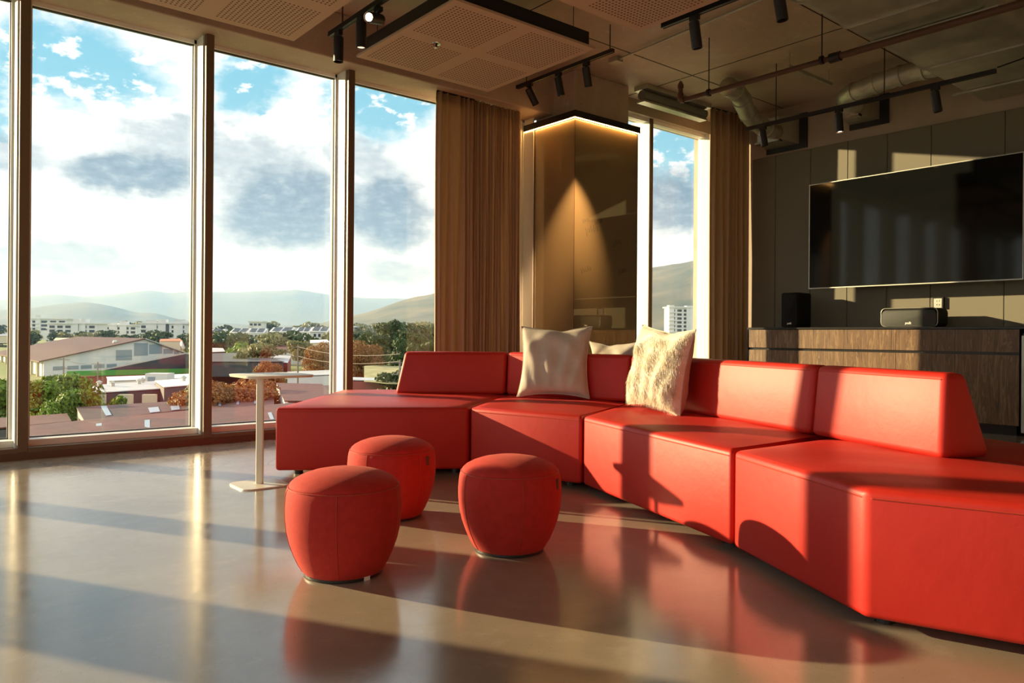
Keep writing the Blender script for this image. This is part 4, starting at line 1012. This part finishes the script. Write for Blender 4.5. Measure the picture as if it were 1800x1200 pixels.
def shed(name, label, tl, tr, br, bl, mt, wall, wall_h=4, cat='building', lights=(), vents=()):
    """one roof slope: pixel corners (px, py, D) of ridge left/right and eave right/left"""
    P = [far(*q) for q in (tl, tr, br, bl)]; t = tag(empty(name, (P[3].x, P[3].y, 0)), label, cat)
    quad(mt, 'roof', t, P, .12)
    dn = [p + (Vector((0, 0, -.10))) for p in P]; c = sum(dn, Vector()) / 4; ins = [c + (p - c) * .985 for p in dn]; ins = [Vector((p.x, p.y, p.z - .02)) for p in ins]
    solid(wall, 'wall', t, ins, min(p.z for p in P) - wall_h)
    n = (P[1] - P[0]).cross(P[3] - P[0]).normalized(); n = n if n.z > 0 else -n
    for u, v0, v1, w_ in lights:
        a = P[0].lerp(P[1], u); b_ = P[3].lerp(P[2], u); a2 = P[0].lerp(P[1], u + w_); b2 = P[3].lerp(P[2], u + w_)
        quad('skylight', 'skylight', t, [q + n * .16 for q in (a.lerp(b_, v0), a2.lerp(b2, v0), a2.lerp(b2, v1), a.lerp(b_, v1))], .04)
    for u, v in vents:
        p = P[0].lerp(P[1], u).lerp(P[3].lerp(P[2], u), v) - Vector(t.location)
        MB().tube([p, p + Vector((0, 0, .75))], .28, 12).lathe([(0, 1.0), (.45, .7), (.45, .62), (0, .62)], 12, Matrix.Translation(p)).build('vent', M['duct'], t, True)
    return t
t = shed('tin_roof_house', 'blue-grey wall house with a long pale zinc roof and round roof vents', (143, 679, 118), (302, 669, 128), (296, 683, 114), (154, 692, 106), 'zinc', 'bdark', 5, 'house', vents=((.18, .15), (.32, .35), (.62, .25), (.66, .1)))
for px in (172, 220, 262): 
    p = far(px, 702, 106) - Vector(t.location); MB().box(-.9, .9, -.12, .6, -.7, .7, Matrix.Translation(p) @ Matrix.Rotation(math.atan2(RT.y, RT.x) + R(6), 4, 'Z')).build('window', M['bcream'], t)
shed('white_roof_house', 'house with a bright white sheet roof next to the second mullion', (272, 670, 120), (352, 664, 126), (352, 676, 112), (288, 681, 108), 'bwhite', 'bdark', 5, 'house', vents=((.6, .4),))
shed('white_parapet_building', 'low building with a white parapet wall behind the zinc roof', (187, 663, 150), (352, 657, 160), (352, 664, 150), (190, 670, 140), 'bwhite', 'bwhite', 4)
t = place('rooftop_unit', 275, 138, 0, 'pale box-shaped rooftop unit beyond the zinc roof', 'rooftop unit'); zz = zof(275, 668, 138); MB().box(-2, 2, 0, 3, zz - 3.5, zz + 1.2).build('casing', M['bwhite'], t); MB().box(-1.5, -.2, -.1, 0, zz - .8, zz + .6).build('grille', M['bshut'], t)
shed('rusty_shed', 'dark rusty sheet roof with a bluish skylight and a cream gable end', (134, 717, 86), (346, 704, 96), (346, 719, 84), (149, 742, 73), 'rustdark', 'bcream', 5, 'shed', lights=((.18, .12, .85, .045), (.55, .55, .98, .09), (.75, .6, .98, .08)))
shed('rusty_shed', 'large reddish rusty roof filling the bottom of the middle pane, with narrow skylights', (47, 750, 66), (362, 720, 78), (372, 800, 47), (40, 850, 42), 'rust', 'bcream', 6, 'shed', lights=((.13, .25, .52, .035), (.35, .16, .45, .030), (.62, .20, .50, .030)))
shed('rusty_shed', 'pinkish rusty roof at the foot of the green trees, across the first mullion', (-30, 738, 80), (118, 728, 84), (126, 742, 74), (-30, 756, 68), 'rust', 'bdark', 5, 'shed')
shed('red_roof_house', 'red sheet roof below the reflection-tinted tree with three light strips', (340, 700, 96), (482, 690, 104), (482, 716, 84), (340, 724, 80), 'rust', 'bred', 5, 'house', lights=((.30, .2, .8, .03), (.52, .2, .8, .03), (.74, .2, .8, .03)))
shed('red_roof_house', 'broad red roof low in the third pane, right under the table post', (358, 722, 76), (560, 706, 86), (600, 770, 54), (370, 800, 48), 'rust', 'bred', 5, 'house', lights=((.5, .3, .5, .03),))
shed('red_roof_house', 'red roof with pale ridge lines beside the chaise corner', (486, 674, 110), (566, 676, 106), (600, 706, 82), (500, 706, 84), 'rust', 'bwhite', 5, 'house')
shed('red_roof_house', 'red roof touching the third mullion above the chaise', (560, 680, 104), (600, 676, 106), (610, 712, 80), (560, 706, 84), 'rust', 'bwhite', 5, 'house')
shed('brick_red_building', 'dull red building with small white windows seen over the chaise', (606, 663, 130), (730, 668, 128), (730, 672, 122), (606, 668, 124), 'zinc', 'bred', 5, 'building')
shed('blue_roof_house', 'small white house with a violet-blue roof at the third mullion', (505, 654, 160), (600, 650, 168), (600, 658, 150), (505, 662, 146), 'zinc', 'bwhite', 3, 'house')
shed('long_dark_roof', 'long dark roof beyond the green band, behind the second mullion', (345, 622, 240), (435, 620, 250), (500, 636, 210), (345, 636, 205), 'bdark', 'bdark', 4, 'building')
shed('blue_roof_hall', 'hall with a pale blue-violet roof in the middle distance', (430, 622, 250), (512, 626, 245), (506, 638, 215), (448, 634, 225), 'zinc', 'bred', 4, 'building')
shed('brown_roof_hall', 'wide hall with a dull brown roof behind the umbrella-shaped tree', (470, 607, 300), (540, 607, 300), (530, 620, 265), (455, 616, 270), 'rustbrown', 'bwhite', 4, 'building')
shed('grey_roof_house', 'house with a light grey roof just right of the second mullion', (345, 611, 300), (392, 612, 300), (396, 618, 270), (345, 620, 265), 'zinc', 'bdark', 4, 'house')
shed('pale_shed', 'pale shed with a bluish roof before the trees at the picture edge', (-40, 583, 440), (40, 583, 440), (40, 590, 420), (-40, 590, 420), 'zinc', 'bcream', 4, 'shed')
shed('orange_roof_house', 'small house with an orange tiled roof below the lattice mast', (282, 596, 380), (316, 595, 384), (322, 600, 370), (280, 600, 370), 'tile', 'bcream', 4, 'house')
shed('cream_house', 'cream house roof peeping over the long brown warehouse roof', (98, 594, 420), (128, 594, 420), (132, 598, 400), (94, 598, 400), 'bcream', 'bcream', 4, 'house')
shed('white_villa', 'white low villa roof in the trees left of the third mullion', (545, 598, 300), (575, 597, 300), (580, 602, 285), (545, 603, 285), 'bwhite', 'bcream', 3, 'house')
# lattice mast
c = far(336, 530, 470); t = tag(empty('lattice_mast', (c.x, c.y, 0)), 'tall lattice radio mast by the second mullion', 'mast'); zb = ground(470); zt_ = c.z
for sx, sy in ((-1, -1), (1, -1), (0, 1)): MB().tube([(sx * 1.6, sy * 1.6, zb), (sx * .7, sy * .7, zt_)], .14, 5).build('leg', M['pole'], t)
b = MB()
for k in range(12):
    z0 = zb + (zt_ - zb) * k / 12; z1 = zb + (zt_ - zb) * (k + 1) / 12; s0 = 1.6 - .9 * k / 12; s1 = 1.6 - .9 * (k + 1) / 12; q = ((-1, -1), (1, -1), (0, 1))
    for i in range(3): b.tube([(q[i][0] * s0, q[i][1] * s0, z0), (q[(i + 1) % 3][0] * s1, q[(i + 1) % 3][1] * s1, z1)], .09, 4)
b.build('bracing', M['pole'], t)
for k in (0, 1): MB().lathe([(0, 0), (.9, .5), (.9, .6), (0, .1)], 12, Matrix.Translation((-.9, -.9, zt_ - 6 - 5 * k)) @ Matrix.Rotation(R(80), 4, 'X')).build('dish', M['bwhite'], t)
c = far(318, 608, 330); t = tag(empty('satellite_dish', tuple(c)), 'large round satellite dish behind the warehouse gable', 'satellite dish')
MB().lathe([(0, .0), (1.0, .15), (1.6, .45), (2.0, .8), (1.98, .86), (1.5, .5), (0, .1)], 24, Matrix.Rotation(R(70), 4, 'Y')).build('reflector', M['bwhite'], t, True); MB().tube([(0, 0, 0), (0, 0, -4.5)], .2, 8).build('post', M['pole'], t)
# power poles and their lines
def pole(px, ytop, ybot, D, label, arms=2):
    tp = far(px, ytop, D); zb = ground(D); t = tag(empty('utility_pole', (tp.x, tp.y, zb), math.atan2(RT.y, RT.x)), label, 'utility pole')
    MB().tube([(0, 0, 0), (0, 0, tp.z - zb)], [.20, .13], 8).build('post', M['pole'], t)
    for k in range(arms):
        z = tp.z - zb - .5 - 1.7 * k; MB().box(-1.3, 1.3, -.06, .06, z, z + .12).build('crossarm', M['pole'], t)
    return tp
p1 = pole(112, 628, 655, 150, 'grey utility pole with crossarms before the white warehouse, nearer the green tree', 3)
p2 = pole(172, 636, 655, 160, 'grey utility pole with crossarms at the foot of the dark gable', 2)
p3 = pole(524, 606, 650, 140, 'utility pole with crossarms above the tip of the side table', 3)
p4 = pole(703, 632, 668, 110, 'pale utility pole over the sunlit bank beside the backrest', 2)
def wire(a, b_, sag, label, grp):
    a, b_ = Vector(a), Vector(b_); pts = [a.lerp(b_, k / 16) - Vector((0, 0, sag * 4 * (k / 16) * (1 - k / 16))) for k in range(17)]; t = tag(empty('power_line', tuple(a)), label, 'power line', grp)
    MB().tube([p - a for p in pts], .035, 5).build('wire', M['wire'], t)
dn = Vector((0, 0, -.35))
wire(p1 + dn, p2 + dn, .5, 'thin power line between the two poles in front of the warehouse', None)
wire(p3 + dn, p4 + dn + Vector((0, 0, 1.2)), .8, 'upper power line across the reflection-tinted trees', None)
wire(p3 + dn * 6, p4 + dn * 4 + Vector((0, 0, 1.2)), .8, 'lower power line across the reflection-tinted trees', None)
# sunlit bank right of the third mullion
def bank(u, v):
    p = far(640 + 130 * u, 672 - 30 * v, 118 + 40 * v); return (p.x, p.y, p.z + .6 * mn.noise(Vector((p.x * .2, p.y * .2, 0))))
M['bank'] = material('dry grass bank', (.38, .34, .17), .9, var=(.26, .25, .11), vscale=.4)
struct(grid_mesh(bank, 16, 8).build('slope_outside', M['bank'], None, True, 180))
